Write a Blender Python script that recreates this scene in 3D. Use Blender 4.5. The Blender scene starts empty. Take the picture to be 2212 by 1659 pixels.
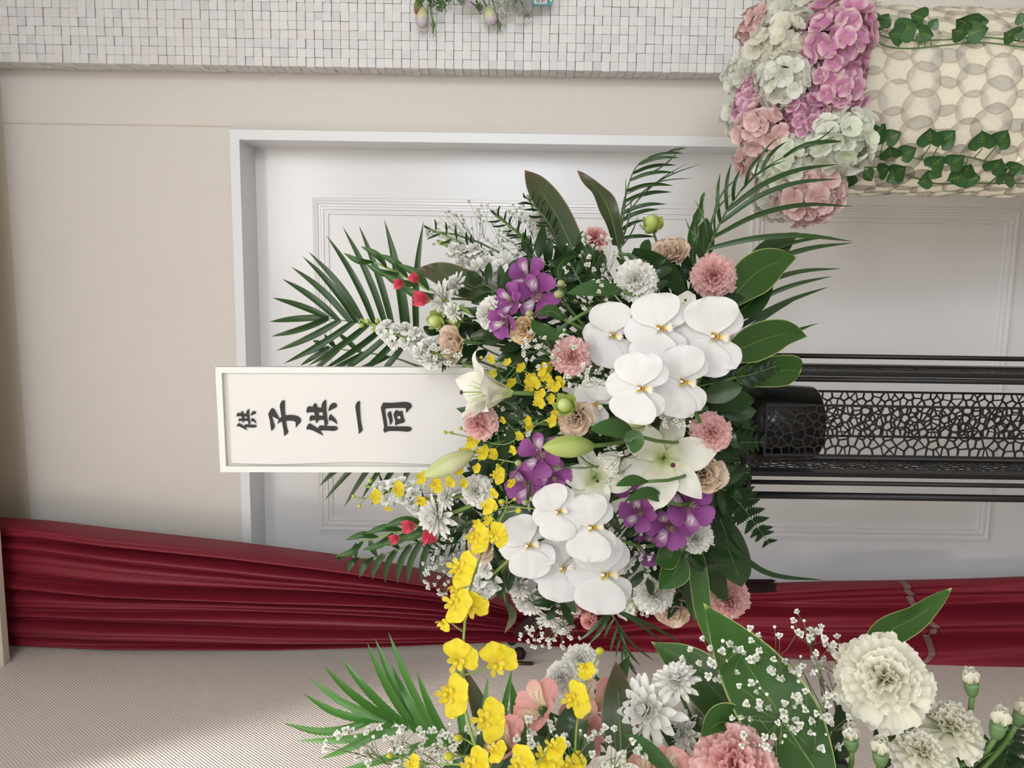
import bpy, math, random
import numpy as np
from mathutils import Vector, Matrix
PI = math.pi
rnd = random.Random(11)
C = bpy.context.scene.collection
# ------------------------------------------------------------------ camera (phone held sideways: picture right = world down)
FPX, W, H = 1661.0, 2212.0, 1659.0
YAW, ROLL, PITCH = math.radians(7.5), 0.0150, 0.0
EYE = Vector((0.0, 0.0, 1.40))
FW = Vector((-math.sin(YAW), math.cos(YAW), PITCH)).normalized()
RT = Vector((math.cos(YAW), math.sin(YAW), 0.0))
DN = FW.cross(RT)
if DN.z > 0: DN = -DN
IR = math.cos(ROLL)*DN + math.sin(ROLL)*RT      # picture right
IU = math.cos(ROLL)*RT - math.sin(ROLL)*DN      # picture up
ID = -IU
cam = bpy.data.cameras.new('camera'); co = bpy.data.objects.new('camera', cam); C.objects.link(co)
cam.sensor_width = 36.0; cam.lens = 36.0*FPX/W; cam.clip_start = 0.02; cam.clip_end = 50
co.matrix_world = Matrix(((IR.x, IU.x, -FW.x, EYE.x), (IR.y, IU.y, -FW.y, EYE.y), (IR.z, IU.z, -FW.z, EYE.z), (0, 0, 0, 1)))
sc = bpy.context.scene; sc.camera = co
sc.view_settings.view_transform = 'Standard'; sc.view_settings.look = 'None'
sc.view_settings.gamma = 1.0; sc.view_settings.use_curve_mapping = False
sc.view_settings.exposure = -0.15
sc.cycles.max_bounces = 6; sc.cycles.diffuse_bounces = 3; sc.cycles.glossy_bounces = 2; sc.cycles.transmission_bounces = 2
# ------------------------------------------------------------------ world, room lights and added fill lights
w = bpy.data.worlds.new('world'); sc.world = w; w.use_nodes = True
w.node_tree.nodes['Background'].inputs[0].default_value = (0.75, 0.85, 1.0, 1)
w.node_tree.nodes['Background'].inputs[1].default_value = 0.6
def area(name, loc, aim, sx, sy, power, col, spread=180, disk=False):
    l = bpy.data.lights.new(name, 'AREA'); l.shape = 'DISK' if disk else 'RECTANGLE'
    l.size = sx
    if not disk: l.size_y = sy
    l.energy = power; l.color = col; l.spread = math.radians(spread)
    o = bpy.data.objects.new(name, l); C.objects.link(o); o.location = loc
    d = (Vector(aim)-Vector(loc)).normalized()
    o.rotation_euler = d.to_track_quat('-Z', 'Y').to_euler()
    return o
CEIL, REAR = 2.66, -3.2
area('window_and_fill_light', (1.05, REAR+0.10, 1.45), (0.2, 1.8, 1.3), 0.95, 0.95, 16, (0.80, 0.90, 1.0))
area('window_and_fill_light', (1.78, REAR+0.10, 1.45), (-0.1, 1.8, 1.5), 0.75, 1.6, 42, (0.97, 0.98, 1.0))  # light of the added second window, lifts the wall and near flowers
area('added_fill_panel', (0.45, -0.75, CEIL-0.02), (0.45, -0.75, 0), 0.9, 0.6, 26, (1.0, 0.97, 0.93))  # added panel for general fill, no known ceiling lamp
area('added_fill_panel', (-0.4, -1.7, CEIL-0.02), (-0.4, -1.7, 0), 0.9, 0.6, 24, (1.0, 0.97, 0.93))  # another added panel, fills the flowers from the front
def spot(loc, aim, power, col, half, blend, rad=0.04):
    l = bpy.data.lights.new('ceiling_and_fill_spot', 'SPOT'); l.energy = power; l.color = col; l.spot_size = math.radians(2*half); l.spot_blend = blend; l.shadow_soft_size = rad
    o = bpy.data.objects.new('ceiling_and_fill_spot', l); C.objects.link(o); o.location = loc
    o.rotation_euler = (Vector(aim)-Vector(loc)).to_track_quat('-Z', 'Y').to_euler()
spot((-0.62, 0.75, CEIL-0.04), (-1.22, 0.75, CEIL-0.84), 95, (1.0, 0.965, 0.93), 46, 0.20)
spot((-0.12, 0.50, CEIL-0.04), (-0.12, 0.56, 0), 17, (1.0, 0.97, 0.93), 52, 0.6)  # added top key, gives the main flowers highlights and shadows
spot((0.85, 0.45, CEIL-0.04), (0.85, 0.47, 0), 6, (1.0, 0.96, 0.90), 72, 0.45)  # added weak spot to brighten the mosaic side
# ------------------------------------------------------------------ helpers: picture ray to world point
def ray(x, y): return FW + IR*((x-W/2)/FPX) + IU*((H/2-y)/FPX)
def P(x, y, Y):
    r = ray(x, y); return EYE + r*(Y/r.y)
def S(npx, x, y, Y):
    r = ray(x, y); return npx*(Y/r.y)/FPX
# ------------------------------------------------------------------ mesh builder
class MB:
    def __init__(s): s.v=[]; s.f=[]; s.uv=[]; s.mi=[]
    def face(s, idx, m=0): s.f.append(tuple(idx)); s.mi.append(m)
    def grid(s, fn, nu, nv, m=0, cu=False):
        o=len(s.v); n=nu if cu else nu+1
        for j in range(nv+1):
            for i in range(n):
                u,v=i/nu, j/nv
                s.v.append(tuple(fn(u,v))); s.uv.append((u,v))
        for j in range(nv):
            for i in range(nu):
                a=o+j*n+i; b=o+j*n+(i+1)%n if cu else a+1
                s.face((a,b,b+n,a+n),m)
        return s
    def tube(s, pts, rad, n=6, m=0, cap=True):
        pts=[Vector(p) for p in pts]; N=len(pts); o=len(s.v)
        t0=(pts[1]-pts[0]).normalized()
        nr=t0.orthogonal().normalized()
        for k in range(N):
            t=(pts[min(k+1,N-1)]-pts[max(k-1,0)]).normalized()
            nr=(nr-t*nr.dot(t))
            nr = nr.normalized() if nr.length>1e-6 else t.orthogonal().normalized()
            b=t.cross(nr); r=rad[k] if isinstance(rad,(list,tuple)) else rad
            for i in range(n):
                a=2*PI*i/n; s.v.append(tuple(pts[k]+nr*(r*math.cos(a))+b*(r*math.sin(a)))); s.uv.append((i/n,k/(N-1)))
        for k in range(N-1):
            for i in range(n):
                a=o+k*n+i; b=o+k*n+(i+1)%n; s.face((a,b,b+n,a+n),m)
        if cap:
            s.face([o+i for i in range(n)][::-1],m); s.face([o+(N-1)*n+i for i in range(n)],m)
        return s
    def lathe(s, prof, n=16, m=0, M=None):
        o=len(s.v); K=len(prof)
        for k,(r,z) in enumerate(prof):
            for i in range(n):
                a=2*PI*i/n; p=Vector((r*math.cos(a), r*math.sin(a), z))
                if M: p=M@p
                s.v.append(tuple(p)); s.uv.append((i/n,k/(K-1)))
        for k in range(K-1):
            for i in range(n):
                a=o+k*n+i; b=o+k*n+(i+1)%n; s.face((a,b,b+n,a+n),m)
        s.face([o+i for i in range(n)][::-1],m); s.face([o+(K-1)*n+i for i in range(n)],m)
        return s
    def box(s, lo, hi, m=0, M=None, bev=0):
        x0,y0,z0=lo; x1,y1,z1=hi; o=len(s.v)
        if bev:
            b=bev
            ring=[]
            for z,ins in ((z0,b),(z0+b,0),(z1-b,0),(z1,b)):
                for (x,y) in ((x0+ins,y0+ins),(x1-ins,y0+ins),(x1-ins,y1-ins),(x0+ins,y1-ins)):
                    ring.append((x,y,z))
            pts=ring
            fs=[(3,2,1,0),(12,13,14,15)]
            for k in range(3):
                for i in range(4): a=k*4+i; c=k*4+(i+1)%4; fs.append((a,c,c+4,a+4))
        else:
            pts=[(x0,y0,z0),(x1,y0,z0),(x1,y1,z0),(x0,y1,z0),(x0,y0,z1),(x1,y0,z1),(x1,y1,z1),(x0,y1,z1)]
            fs=[(3,2,1,0),(4,5,6,7),(0,1,5,4),(1,2,6,5),(2,3,7,6),(3,0,4,7)]
        for p in pts:
            q=M@Vector(p) if M else p
            s.v.append(tuple(q)); s.uv.append((0.5,0.5))
        for f in fs: s.face([o+i for i in f],m)
        return s
    def add(s, other, M=None, m=None):
        o=len(s.v)
        for p,uv in zip(other.v, other.uv):
            s.v.append(tuple(M@Vector(p)) if M else p); s.uv.append(uv)
        for f,mi in zip(other.f, other.mi): s.face([o+i for i in f], mi if m is None else m)
        return s
    def mesh(s, name, mats, smooth=True):
        me=bpy.data.meshes.new(name); me.from_pydata(s.v,[],s.f)
        if not isinstance(mats,(list,tuple)): mats=[mats]
        for mm in mats: me.materials.append(mm)
        me.polygons.foreach_set('material_index', s.mi)
        me.polygons.foreach_set('use_smooth',[smooth]*len(s.f))
        uvl=me.uv_layers.new(name='UVMap')
        li=np.empty(len(me.loops),dtype=np.int32); me.loops.foreach_get('vertex_index',li)
        uvl.data.foreach_set('uv', np.array(s.uv,dtype=np.float32)[li].ravel())
        me.update(); return me
def ob(name, me, parent=None, M=None):
    o=bpy.data.objects.new(name, me); C.objects.link(o)
    if parent: o.parent=parent
    if M is not None: o.matrix_basis=M
    return o
def tag(o, label, cat, group=None, kind=None):
    if label: o['label']=label
    if cat: o['category']=cat
    if group: o['group']=group
    if kind: o['kind']=kind
    return o
def thing(name, label, cat, M=None, group=None):
    o=bpy.data.objects.new(name, None); C.objects.link(o); o.empty_display_size=0.02
    if M is not None: o.matrix_basis=M
    return tag(o,label,cat,group)
def struct(name, me, parent=None, M=None):
    o=ob(name, me, parent, M)
    if not parent: o['kind']='structure'
    return o
def wpart(name, me, root):     # part whose mesh is already in world space
    o=ob(name, me, root, root.matrix_basis.inverted()); return o
# ------------------------------------------------------------------ materials
def _n(nt,t,**k):
    n=nt.nodes.new(t)
    for a,b in k.items(): setattr(n,a,b)
    return n
def new_mat(name):
    m=bpy.data.materials.new(name); m.use_nodes=True; nt=m.node_tree
    return m, nt, nt.nodes['Principled BSDF'], nt.nodes['Material Output']
def c4(c): return (c[0],c[1],c[2],1)
def surf(name, col, rough=0.6, var=0.06, vscale=3.0, bump=0.0, bscale=80.0, metal=0.0, spec=0.5, col2=None, kind='noise'):
    m,nt,b,out=new_mat(name)
    tc=_n(nt,'ShaderNodeTexCoord'); no=_n(nt,'ShaderNodeTexNoise'); no.inputs['Scale'].default_value=vscale; no.inputs['Detail'].default_value=4
    nt.links.new(tc.outputs['Object'],no.inputs['Vector'])
    mx=_n(nt,'ShaderNodeMix',data_type='RGBA')
    a=col; c=col2 if col2 else tuple(max(0,k*(1-var)) for k in col)
    mx.inputs['A'].default_value=c4(a); mx.inputs['B'].default_value=c4(c)
    nt.links.new(no.outputs['Fac'],mx.inputs['Factor']); nt.links.new(mx.outputs['Result'],b.inputs['Base Color'])
    b.inputs['Roughness'].default_value=rough; b.inputs['Metallic'].default_value=metal; b.inputs['Specular IOR Level'].default_value=spec
    if bump:
        if kind=='voronoi':
            t=_n(nt,'ShaderNodeTexVoronoi'); t.inputs['Scale'].default_value=bscale; o='Distance'
        else:
            t=_n(nt,'ShaderNodeTexNoise'); t.inputs['Scale'].default_value=bscale; o='Fac'
        nt.links.new(tc.outputs['Object'],t.inputs['Vector'])
        bp=_n(nt,'ShaderNodeBump'); bp.inputs['Strength'].default_value=bump; bp.inputs['Distance'].default_value=0.002
        nt.links.new(t.outputs[o],bp.inputs['Height']); nt.links.new(bp.outputs['Normal'],b.inputs['Normal'])
    return m
def petal(name, stops, edge=None, edge_w=0.25, vein=0.0, veinc=None, veink=9, transl=0.3, rough=0.55, var=0.05, streak=None, spec=0.3):
    """colour runs base to tip along V; edge tints the rim; veins run along the petal; streak = dark flecks on a pale patch"""
    m,nt,b,out=new_mat(name); L=nt.links.new
    uv=_n(nt,'ShaderNodeUVMap'); sp=_n(nt,'ShaderNodeSeparateXYZ'); L(uv.outputs[0],sp.inputs[0])
    r=_n(nt,'ShaderNodeValToRGB'); cr=r.color_ramp
    while len(cr.elements)<len(stops): cr.elements.new(0.5)
    for e,(p,c) in zip(cr.elements,stops): e.position=p; e.color=c4(c)
    L(sp.outputs['Y'],r.inputs[0]); col=r.outputs[0]
    def mth(op,a,b_=None,c=None):
        n=_n(nt,'ShaderNodeMath',operation=op)
        for i,q in enumerate((a,b_,c)):
            if q is None: continue
            if isinstance(q,(int,float)): n.inputs[i].default_value=q
            else: L(q,n.inputs[i])
        return n.outputs[0]
    def mix(f,a,bc):
        n=_n(nt,'ShaderNodeMix',data_type='RGBA')
        if isinstance(f,(int,float)): n.inputs['Factor'].default_value=f
        else: L(f,n.inputs['Factor'])
        for k,q in (('A',a),('B',bc)):
            if isinstance(q,tuple): n.inputs[k].default_value=c4(q)
            else: L(q,n.inputs[k])
        return n.outputs['Result']
    ac=mth('ABSOLUTE',mth('MULTIPLY_ADD',sp.outputs['X'],2.0,-1.0))
    if edge:
        f=mth('MAXIMUM',mth('DIVIDE',mth('SUBTRACT',ac,1-edge_w),edge_w),mth('DIVIDE',mth('SUBTRACT',sp.outputs['Y'],1-edge_w*0.6),edge_w*0.6))
        n=_n(nt,'ShaderNodeClamp'); L(f,n.inputs[0]); col=mix(n.outputs[0],col,edge)
    if vein:
        s=mth('SINE',mth('MULTIPLY',sp.outputs['X'],veink*2*PI))
        f=mth('MULTIPLY',mth('POWER',mth('MULTIPLY_ADD',s,0.5,0.5),6.0),vein)
        col=mix(f,col,veinc or tuple(k*0.6 for k in stops[-1][1]))
    if streak:
        pale,dark=streak
        pm=mth('MULTIPLY',mth('SMOOTH_MIN',1.0,mth('MAXIMUM',mth('SUBTRACT',1.0,mth('MULTIPLY',mth('ABSOLUTE',mth('SUBTRACT',sp.outputs['Y'],0.52)),3.6)),0.0),0.1),mth('SUBTRACT',1.0,mth('MULTIPLY',ac,0.9)))
        n=_n(nt,'ShaderNodeClamp'); L(mth('MULTIPLY',pm,1.5),n.inputs[0]); col=mix(n.outputs[0],col,pale)
        wv=mth('SINE',mth('MULTIPLY',mth('ADD',sp.outputs['X'],mth('MULTIPLY',mth('SUBTRACT',sp.outputs['X'],0.5),mth('MULTIPLY',sp.outputs['Y'],-0.7))),46.0))
        st=mth('GREATER_THAN',mth('MULTIPLY',wv,mth('MULTIPLY',mth('SINE',mth('MULTIPLY_ADD',sp.outputs['Y'],21.0,mth('MULTIPLY',sp.outputs['X'],13.0))),1.0)),0.45)
        col=mix(mth('MULTIPLY',st,n.outputs[0]),col,dark)
    tc=_n(nt,'ShaderNodeTexCoord'); no=_n(nt,'ShaderNodeTexNoise'); no.inputs['Scale'].default_value=6.0; L(tc.outputs['Object'],no.inputs['Vector'])
    hsv=_n(nt,'ShaderNodeHueSaturation'); L(col,hsv.inputs['Color']); L(mth('MULTIPLY_ADD',no.outputs['Fac'],var*2,1-var),hsv.inputs['Value']); col=hsv.outputs[0]
    L(col,b.inputs['Base Color']); b.inputs['Roughness'].default_value=rough; b.inputs['Specular IOR Level'].default_value=spec
    if transl:
        t=_n(nt,'ShaderNodeBsdfTranslucent'); L(col,t.inputs['Color'])
        ms=_n(nt,'ShaderNodeMixShader'); ms.inputs[0].default_value=transl
        L(b.outputs[0],ms.inputs[1]); L(t.outputs[0],ms.inputs[2]); L(ms.outputs[0],out.inputs['Surface'])
    return m
def srgb(r,g,b):
    f=lambda c:(c/255/12.92 if c/255<=0.04045 else ((c/255+0.055)/1.055)**2.4)
    return (f(r),f(g),f(b))
# ================================================================== ROOM
M_wall=surf('wallpaper_cream',srgb(220,214,206),0.85,0.03,2.0,0.25,420,kind='voronoi')
M_white=surf('door_white_lacquer',srgb(234,233,233),0.22,0.02,2.0,spec=0.5)
M_case=surf('casing_white',srgb(228,229,230),0.35,0.02,2.0)
M_ceil=surf('ceiling_white',srgb(230,228,222),0.9,0.02)
M_floor=surf('floor_carpet',srgb(188,178,164),0.8,0.1,4,0.5,500)
def weave_mat():
    m,nt,b,out=new_mat('wallpaper_woven'); L=nt.links.new
    tc=_n(nt,'ShaderNodeTexCoord'); sp=_n(nt,'ShaderNodeSeparateXYZ'); L(tc.outputs['Object'],sp.inputs[0])
    def sn(o,k):
        a=_n(nt,'ShaderNodeMath',operation='MULTIPLY'); a.inputs[1].default_value=k; L(sp.outputs[o],a.inputs[0])
        s=_n(nt,'ShaderNodeMath',operation='SINE'); L(a.outputs[0],s.inputs[0]); return s.outputs[0]
    p=_n(nt,'ShaderNodeMath',operation='MULTIPLY'); L(sn('Y',2*PI/0.0062),p.inputs[0]); L(sn('Z',2*PI/0.0078),p.inputs[1])
    no=_n(nt,'ShaderNodeTexNoise'); no.inputs['Scale'].default_value=300; L(tc.outputs['Object'],no.inputs['Vector'])
    ad=_n(nt,'ShaderNodeMath',operation='ADD'); L(p.outputs[0],ad.inputs[0]); L(no.outputs['Fac'],ad.inputs[1])
    bp=_n(nt,'ShaderNodeBump'); bp.inputs['Strength'].default_value=0.42; bp.inputs['Distance'].default_value=0.0016
    L(ad.outputs[0],bp.inputs['Height']); L(bp.outputs[0],b.inputs['Normal'])
    b.inputs['Base Color'].default_value=c4(srgb(222,212,204)); b.inputs['Roughness'].default_value=0.85
    return m
M_weave=weave_mat()
YW=1.80; XL=-0.862; XR=2.2; YD=1.89; YCS=1.785
def mid(*a): return sum(a)/len(a)
cxR=mid(P(495,277,YCS).x,P(1500,297,YCS).x); czT=mid(P(495,277,YCS).z,P(522,1100,YCS).z)
cw=0.0215
inR=cxR-cw; inT=czT-cw
cxL=XL+0.02; 
# wall with the door opening left free
b=MB(); b.box((cxR-0.004,YW,0),(XR,YW+0.12,CEIL)); b.box((XL-0.1,YW,czT-0.004),(cxR-0.004,YW+0.12,CEIL))
struct('wall_back', b.mesh('wall_back',M_wall,False))
# wallpaper butt joint above the door corner, plus a strip painting shade under the ceiling
jx=mid(P(0,264,YW).x,P(490,275,YW).x)
b=MB(); b.box((jx-0.0012,YW-0.0012,czT),(jx+0.0012,YW,CEIL)); b.box((XL,YW-0.0016,CEIL-0.10),(0.47,YW,CEIL-0.004))
struct('trim_1', b.mesh('trim_1',surf('wallpaper_joint_and_shade',srgb(206,196,180),0.85),False))
b=MB(); b.box((XL-0.12,-3.3,0),(XL,YW,CEIL)); struct('wall_left', b.mesh('wall_left',M_weave,False))
b=MB(); b.box((XR,-3.3,0),(XR+0.1,YW+0.12,CEIL)); struct('wall_right', b.mesh('wall_right',M_wall,False))
b=MB(); b.box((XL-0.12,-3.3,-0.1),(XR+0.1,YW+0.2,0)); struct('floor', b.mesh('floor',M_floor,False))
b=MB(); b.box((XL-0.12,-3.3,CEIL),(XR+0.1,YW+0.2,CEIL+0.1)); struct('ceiling', b.mesh('ceiling',M_ceil,False))
# rear wall with its window and a second one added for fill light
def emis(name,col,st):
    m,nt,bb,out=new_mat(name); bb.inputs['Emission Color'].default_value=c4(col); bb.inputs['Emission Strength'].default_value=st; bb.inputs['Base Color'].default_value=c4(col); return m
WIN=[(0.55,1.30,0.95,1.95),(1.42,2.14,0.55,2.30)]  # second entry is the added, unseen fill window
b=MB()
b.box((XL-0.1,-3.3,0),(0.55,REAR,CEIL)); b.box((1.30,-3.3,0),(1.42,REAR,CEIL)); b.box((2.14,-3.3,0),(XR,REAR,CEIL))
for (a0,a1,z0,z1) in WIN: b.box((a0,-3.3,0),(a1,REAR,z0)); b.box((a0,-3.3,z1),(a1,REAR,CEIL))
struct('wall_rear', b.mesh('wall_rear',M_wall,False))
M_sky=emis('bright_sky_pane',(0.60,0.78,1.0),3.6)
for k,(a0,a1,z0,z1) in enumerate(WIN):
    b=MB(); b.box((a0,REAR-0.06,z0),(a1,REAR-0.05,z1)); wn=struct('window_%d'%(k+1), b.mesh('window_pane',M_sky,False))
    b=MB()
    for lo,hi in (((a0,z0),(a1,z0+0.04)),((a0,z1-0.04),(a1,z1)),((a0,z0),(a0+0.04,z1)),((a1-0.04,z0),(a1,z1)),((mid(a0,a1)-0.02,z0),(mid(a0,a1)+0.02,z1))):
        b.box((lo[0],REAR-0.05,lo[1]),(hi[0],REAR+0.02,hi[1]))
    ob('window_frame', b.mesh('window_frame',M_case,False), wn)
# door casing and deep reveal
b=MB()
b.box((inR,YCS,0),(cxR,YD,czT)); b.box((cxL,YCS,inT),(inR,YD,czT))
struct('trim_2', b.mesh('trim_2',M_case,False))
# door leaf with two moulded panels
b=MB(); b.box((XL,YD,0),(inR+0.01,YD+0.04,inT+0.01)); door=struct('door_1', b.mesh('door_1',M_white,False))
MOLD=[(0,0),(1,2.6),(5,3.2),(9,5.6),(13,6),(15,2.6),(19,2.6),(22,5.2),(27,5.4),(29,1.8),(32,1.8),(34,3.8),(38,3.8),(40,0.2),(44,0.1)]
def mold(x0,x1,z0,z1):
    b=MB(); o=0
    for d,h in MOLD:
        d*=0.001; h*=0.001
        for (x,z) in ((x0+d,z0+d),(x1-d,z0+d),(x1-d,z1-d),(x0+d,z1-d)): b.v.append((x,YD-h-0.0003,z)); b.uv.append((0,0))
    for k in range(len(MOLD)-1):
        for i in range(4): a=k*4+i; c=k*4+(i+1)%4; b.face((a,c,c+4,a+4))
    return b
px_r=mid(P(672,422,YD).x,P(1500,444,YD).x); px_l=mid(P(690,1150,YD).x,P(2138,1173,YD).x)
z_t=mid(P(672,422,YD).z,P(690,1120,YD).z); z_m1=P(1519,480,YD).z; z_m2=P(1616,470,YD).z; z_b=mid(P(2210,458,YD).z,P(2140,1150,YD).z)
ob('panel_moulding', mold(px_l,px_r,z_m1,z_t).mesh('panel_moulding',M_white,False), door)
ob('panel_moulding', mold(px_l,px_r,z_b,z_m2).mesh('panel_moulding',M_white,False), door)
# pelmet board over the curtain
pz=mid(P(18,1400,1.63).z,P(4,1180,1.63).z)
b=MB(); b.box((XL,1.61,pz),(0.47,1.63,CEIL)); struct('trim_3', b.mesh('trim_3',surf('pelmet_cream',srgb(214,205,190),0.8),False))
# ------------------------------------------------------------------ mosaic pier on the right
YM=1.742; mx0=mid(P(100,127,YM).x,P(1400,164,YM).x); mzb=P(1700,150,YM).z-0.03
b=MB(); b.box((mx0+0.003,YM+0.006,mzb),(XR,YW,CEIL)); 
pier=struct('wall_mosaic', b.mesh('wall_mosaic',surf('mosaic_grout',srgb(120,116,108),0.9),False))
tcols=[(221,219,217),(217,216,215),(212,211,211),(218,215,211),(206,206,206),(215,212,209)]
TM=[surf('stone_tile_%s'%n,srgb(*c),0.45,0.07,30,0.15,120) for n,c in zip(('white','pale','grey','cream','slate','ivory'),tcols)]
TS=0.0188
tb=[]
for k in range(6):
    t=MB(); t.box((-TS/2*0.972,-0.006,-TS/2*0.972),(TS/2*0.972,0.004,TS/2*0.972),bev=0.0007); tb.append((t,t.mesh('tile',TM[k],False)))
rest=MB(); nt_=0; zr=CEIL-0.01; tr=random.Random(3)
ncol=8; nrow=int((CEIL-mzb)/TS)
def tile_at(x,y,z,k,rot=0.0,single=True):
    R_=Matrix.Translation((x,y,z))@Matrix.Rotation(tr.uniform(-0.03,0.03)+rot,4,'Z')@Matrix.Rotation(tr.uniform(-0.03,0.03),4,'X')@Matrix.Rotation(tr.uniform(-0.025,0.025),4,'Y')
    if single: ob('tile', tb[k][1], pier, R_)
    else: rest.add(tb[k][0], R_, k)
for r in range(nrow):
    for c in range(26):
        k=tr.choices(range(6),(6,5,3,3,1.3,3))[0]
        x=mx0+TS*(c+0.5); z=mzb+TS*(r+0.5)
        vis=1.0<z<2.0 and c<7
        sg = vis and nt_<296
        nt_+=sg
        tile_at(x,YM+0.004+tr.uniform(-0.0015,0.0012),z+tr.uniform(-0.0005,0.0005),k,0,sg)
    for c in range(3):
        tile_at(mx0+0.004+tr.uniform(-0.0012,0.0018),YM+TS*(c+0.5)*0.97,mzb+TS*(r+0.5),tr.choice((0,1,5)),PI/2,False)
rs=ob('tiles', rest.mesh('tiles',TM,False), pier); rs['kind']='stuff'
# ------------------------------------------------------------------ curtain
M_curt=surf('burgundy_satin',srgb(124,30,46),0.42,0.10,6,0.12,600,spec=0.35)
YC=1.70
def ci(pts):
    xs=[p[0] for p in pts]; ys=[p[1] for p in pts]
    return lambda x: float(np.interp(x,xs,ys))
cr_top=ci([(-60,1116),(0,1122),(100,1128),(250,1145),(500,1172),(700,1197),(820,1215),(930,1236),(1050,1268),(1140,1302),(1200,1318),(1260,1310),(1350,1290),(1500,1270),(1675,1262),(1800,1256),(2000,1251),(2212,1247),(2700,1243)])
cr_bot=ci([(-60,1390),(20,1392),(300,1394),(600,1394),(800,1388),(1000,1378),(1110,1373),(1200,1382),(1330,1399),(1430,1406),(1600,1410),(1700,1424),(1850,1431),(2000,1435),(2212,1438),(2700,1442)])
fr=random.Random(5)
bump_top=[((k+0.5)/13+fr.uniform(-0.025,0.025),fr.choice((0.014,0.018,0.026)),fr.uniform(0.6,1.15),fr.uniform(-0.12,0.12)) for k in range(13)]
def curt(x,q,off=0.0):
    y=cr_top(x)+(cr_bot(x)-cr_top(x))*q
    p=P(x,y,YC)
    t=min(max((x-1180)/260,0),1); t=t*t*(3-2*t)          # below the tie the cloth hangs in few wide folds
    qw=q+0.035*math.sin(2*PI*(1.3*q+x/1500))*math.sin(PI*q)+0.012*math.sin(2*PI*(3.7*q-x/1900+0.3))*math.sin(PI*q)
    ph=7.5*qw
    d=0.042*abs(math.sin(PI*ph))**0.8*(0.8+0.3*math.sin(2.1*math.floor(ph)+1))+0.010*abs(math.sin(PI*(11*qw+0.3+x/2600)))**0.9
    d*=(1-t)*(0.45+0.55*min(1,max(0,(x+60)/300)))
    d2=0.020*math.sin(2*PI*(2.3*q+0.1+0.05*math.sin(x/240)))+0.006*math.sin(2*PI*(6.1*q+x/900))
    d2-=0.028*math.exp(-((q-0.37)/0.035)**2)+0.012*math.exp(-((q-0.72)/0.03)**2)
    d+=d2*t
    ed=min(q,1-q)/0.04
    if ed<1: d-=0.02*(1-ed)**2
    p.y=YC-d-off
    return p
croot=thing('curtain','burgundy satin curtain gathered and tied back against the woven wall','curtain',Matrix.Translation(P(2600,1345,YC)))
b=MB(); b.grid(lambda u,v: curt(-60+2560*v,u),260,110)
wpart('drape', b.mesh('drape',M_curt), croot)
M_trim=surf('silver_braid',srgb(150,120,112),0.5,0.5,160,0.8,500,col2=srgb(92,52,54))
tx=ci([(0,1944),(0.1,1952),(0.2,1972),(0.33,1978),(0.42,1990),(0.5,2008),(0.62,2018),(0.75,2014),(0.9,1996),(1,1968)])
b=MB(); b.grid(lambda u,v: curt(tx(v)+15*u-7,v,0.004),3,90); wpart('braid_trim', b.mesh('braid_trim',M_trim), croot)
# rope tie, hanging tassel and the wall hook
M_dark=surf('dark_burgundy_cord',srgb(52,14,22),0.8,0.3,90,0.6,300)
M_brass=surf('aged_brass',srgb(96,70,48),0.35,0.3,40,metal=0.7)
tie=thing('curtain_tassel','dark burgundy tassel tie hanging at the curtain edge','tassel',Matrix.Translation(P(1180,1340,1.66)))
b=MB(); b.tube([P(1105,1384,1.73),P(1125,1360,1.655),P(1160,1325,1.645),P(1195,1300,1.66),P(1190,1300,1.73)],0.012,8)
wpart('cord', b.mesh('cord',M_dark), tie)
b=MB(); b.tube([P(1195,1302,1.66),P(1300,1285,1.64),P(1450,1270,1.64)],0.006,8); b.lathe([(0.004,0),(0.016,-0.01),(0.019,-0.03),(0.013,-0.05)],12,M=Matrix.Translation(P(1450,1270,1.64)))
wpart('knot', b.mesh('knot',M_dark), tie)
b=MB(); p0=P(1495,1268,1.64)
for k in range(110):
    a=fr.uniform(0,2*PI); r=0.014*math.sqrt(fr.random()); e=P(1672+fr.uniform(-9,5),1266,1.64)
    b.tube([p0+Vector((r*math.cos(a)*0.7,r*math.sin(a)*0.7,0)),(p0+e)/2+Vector((r*1.1*math.cos(a),r*1.1*math.sin(a),0)),e+Vector((r*math.cos(a),r*math.sin(a),0))],0.0012,3)
o_=wpart('fringe', b.mesh('fringe',M_dark), tie); o_['kind']='stuff'
hk=thing('tieback_hook','aged brass tieback hook screwed to the woven wall','hook',Matrix.Translation(P(1100,1392,1.7)))
zh0,zh1=P(1152,1393,1.66).z,P(1093,1393,1.66).z
b=MB(); b.lathe([(0.004,0),(0.013,0.002),(0.016,0.012),(0.010,0.022),(0.002,0.024)],14,M=Matrix.Translation((XL,1.685,(zh0+zh1)/2))@Matrix.Rotation(PI/2,4,'Y'))
wpart('rosette', b.mesh('rosette',M_dark), hk)
b=MB(); b.box((XL-0.001,1.650,zh0),(XL+0.006,1.657,zh1),bev=0.001); b.tube([(XL+0.004,1.654,zh1-0.02),(XL+0.012,1.675,zh1-0.018),(XL+0.012,1.70,zh1-0.012)],0.0028,8)
wpart('plate', b.mesh('plate',M_brass), hk)
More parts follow.
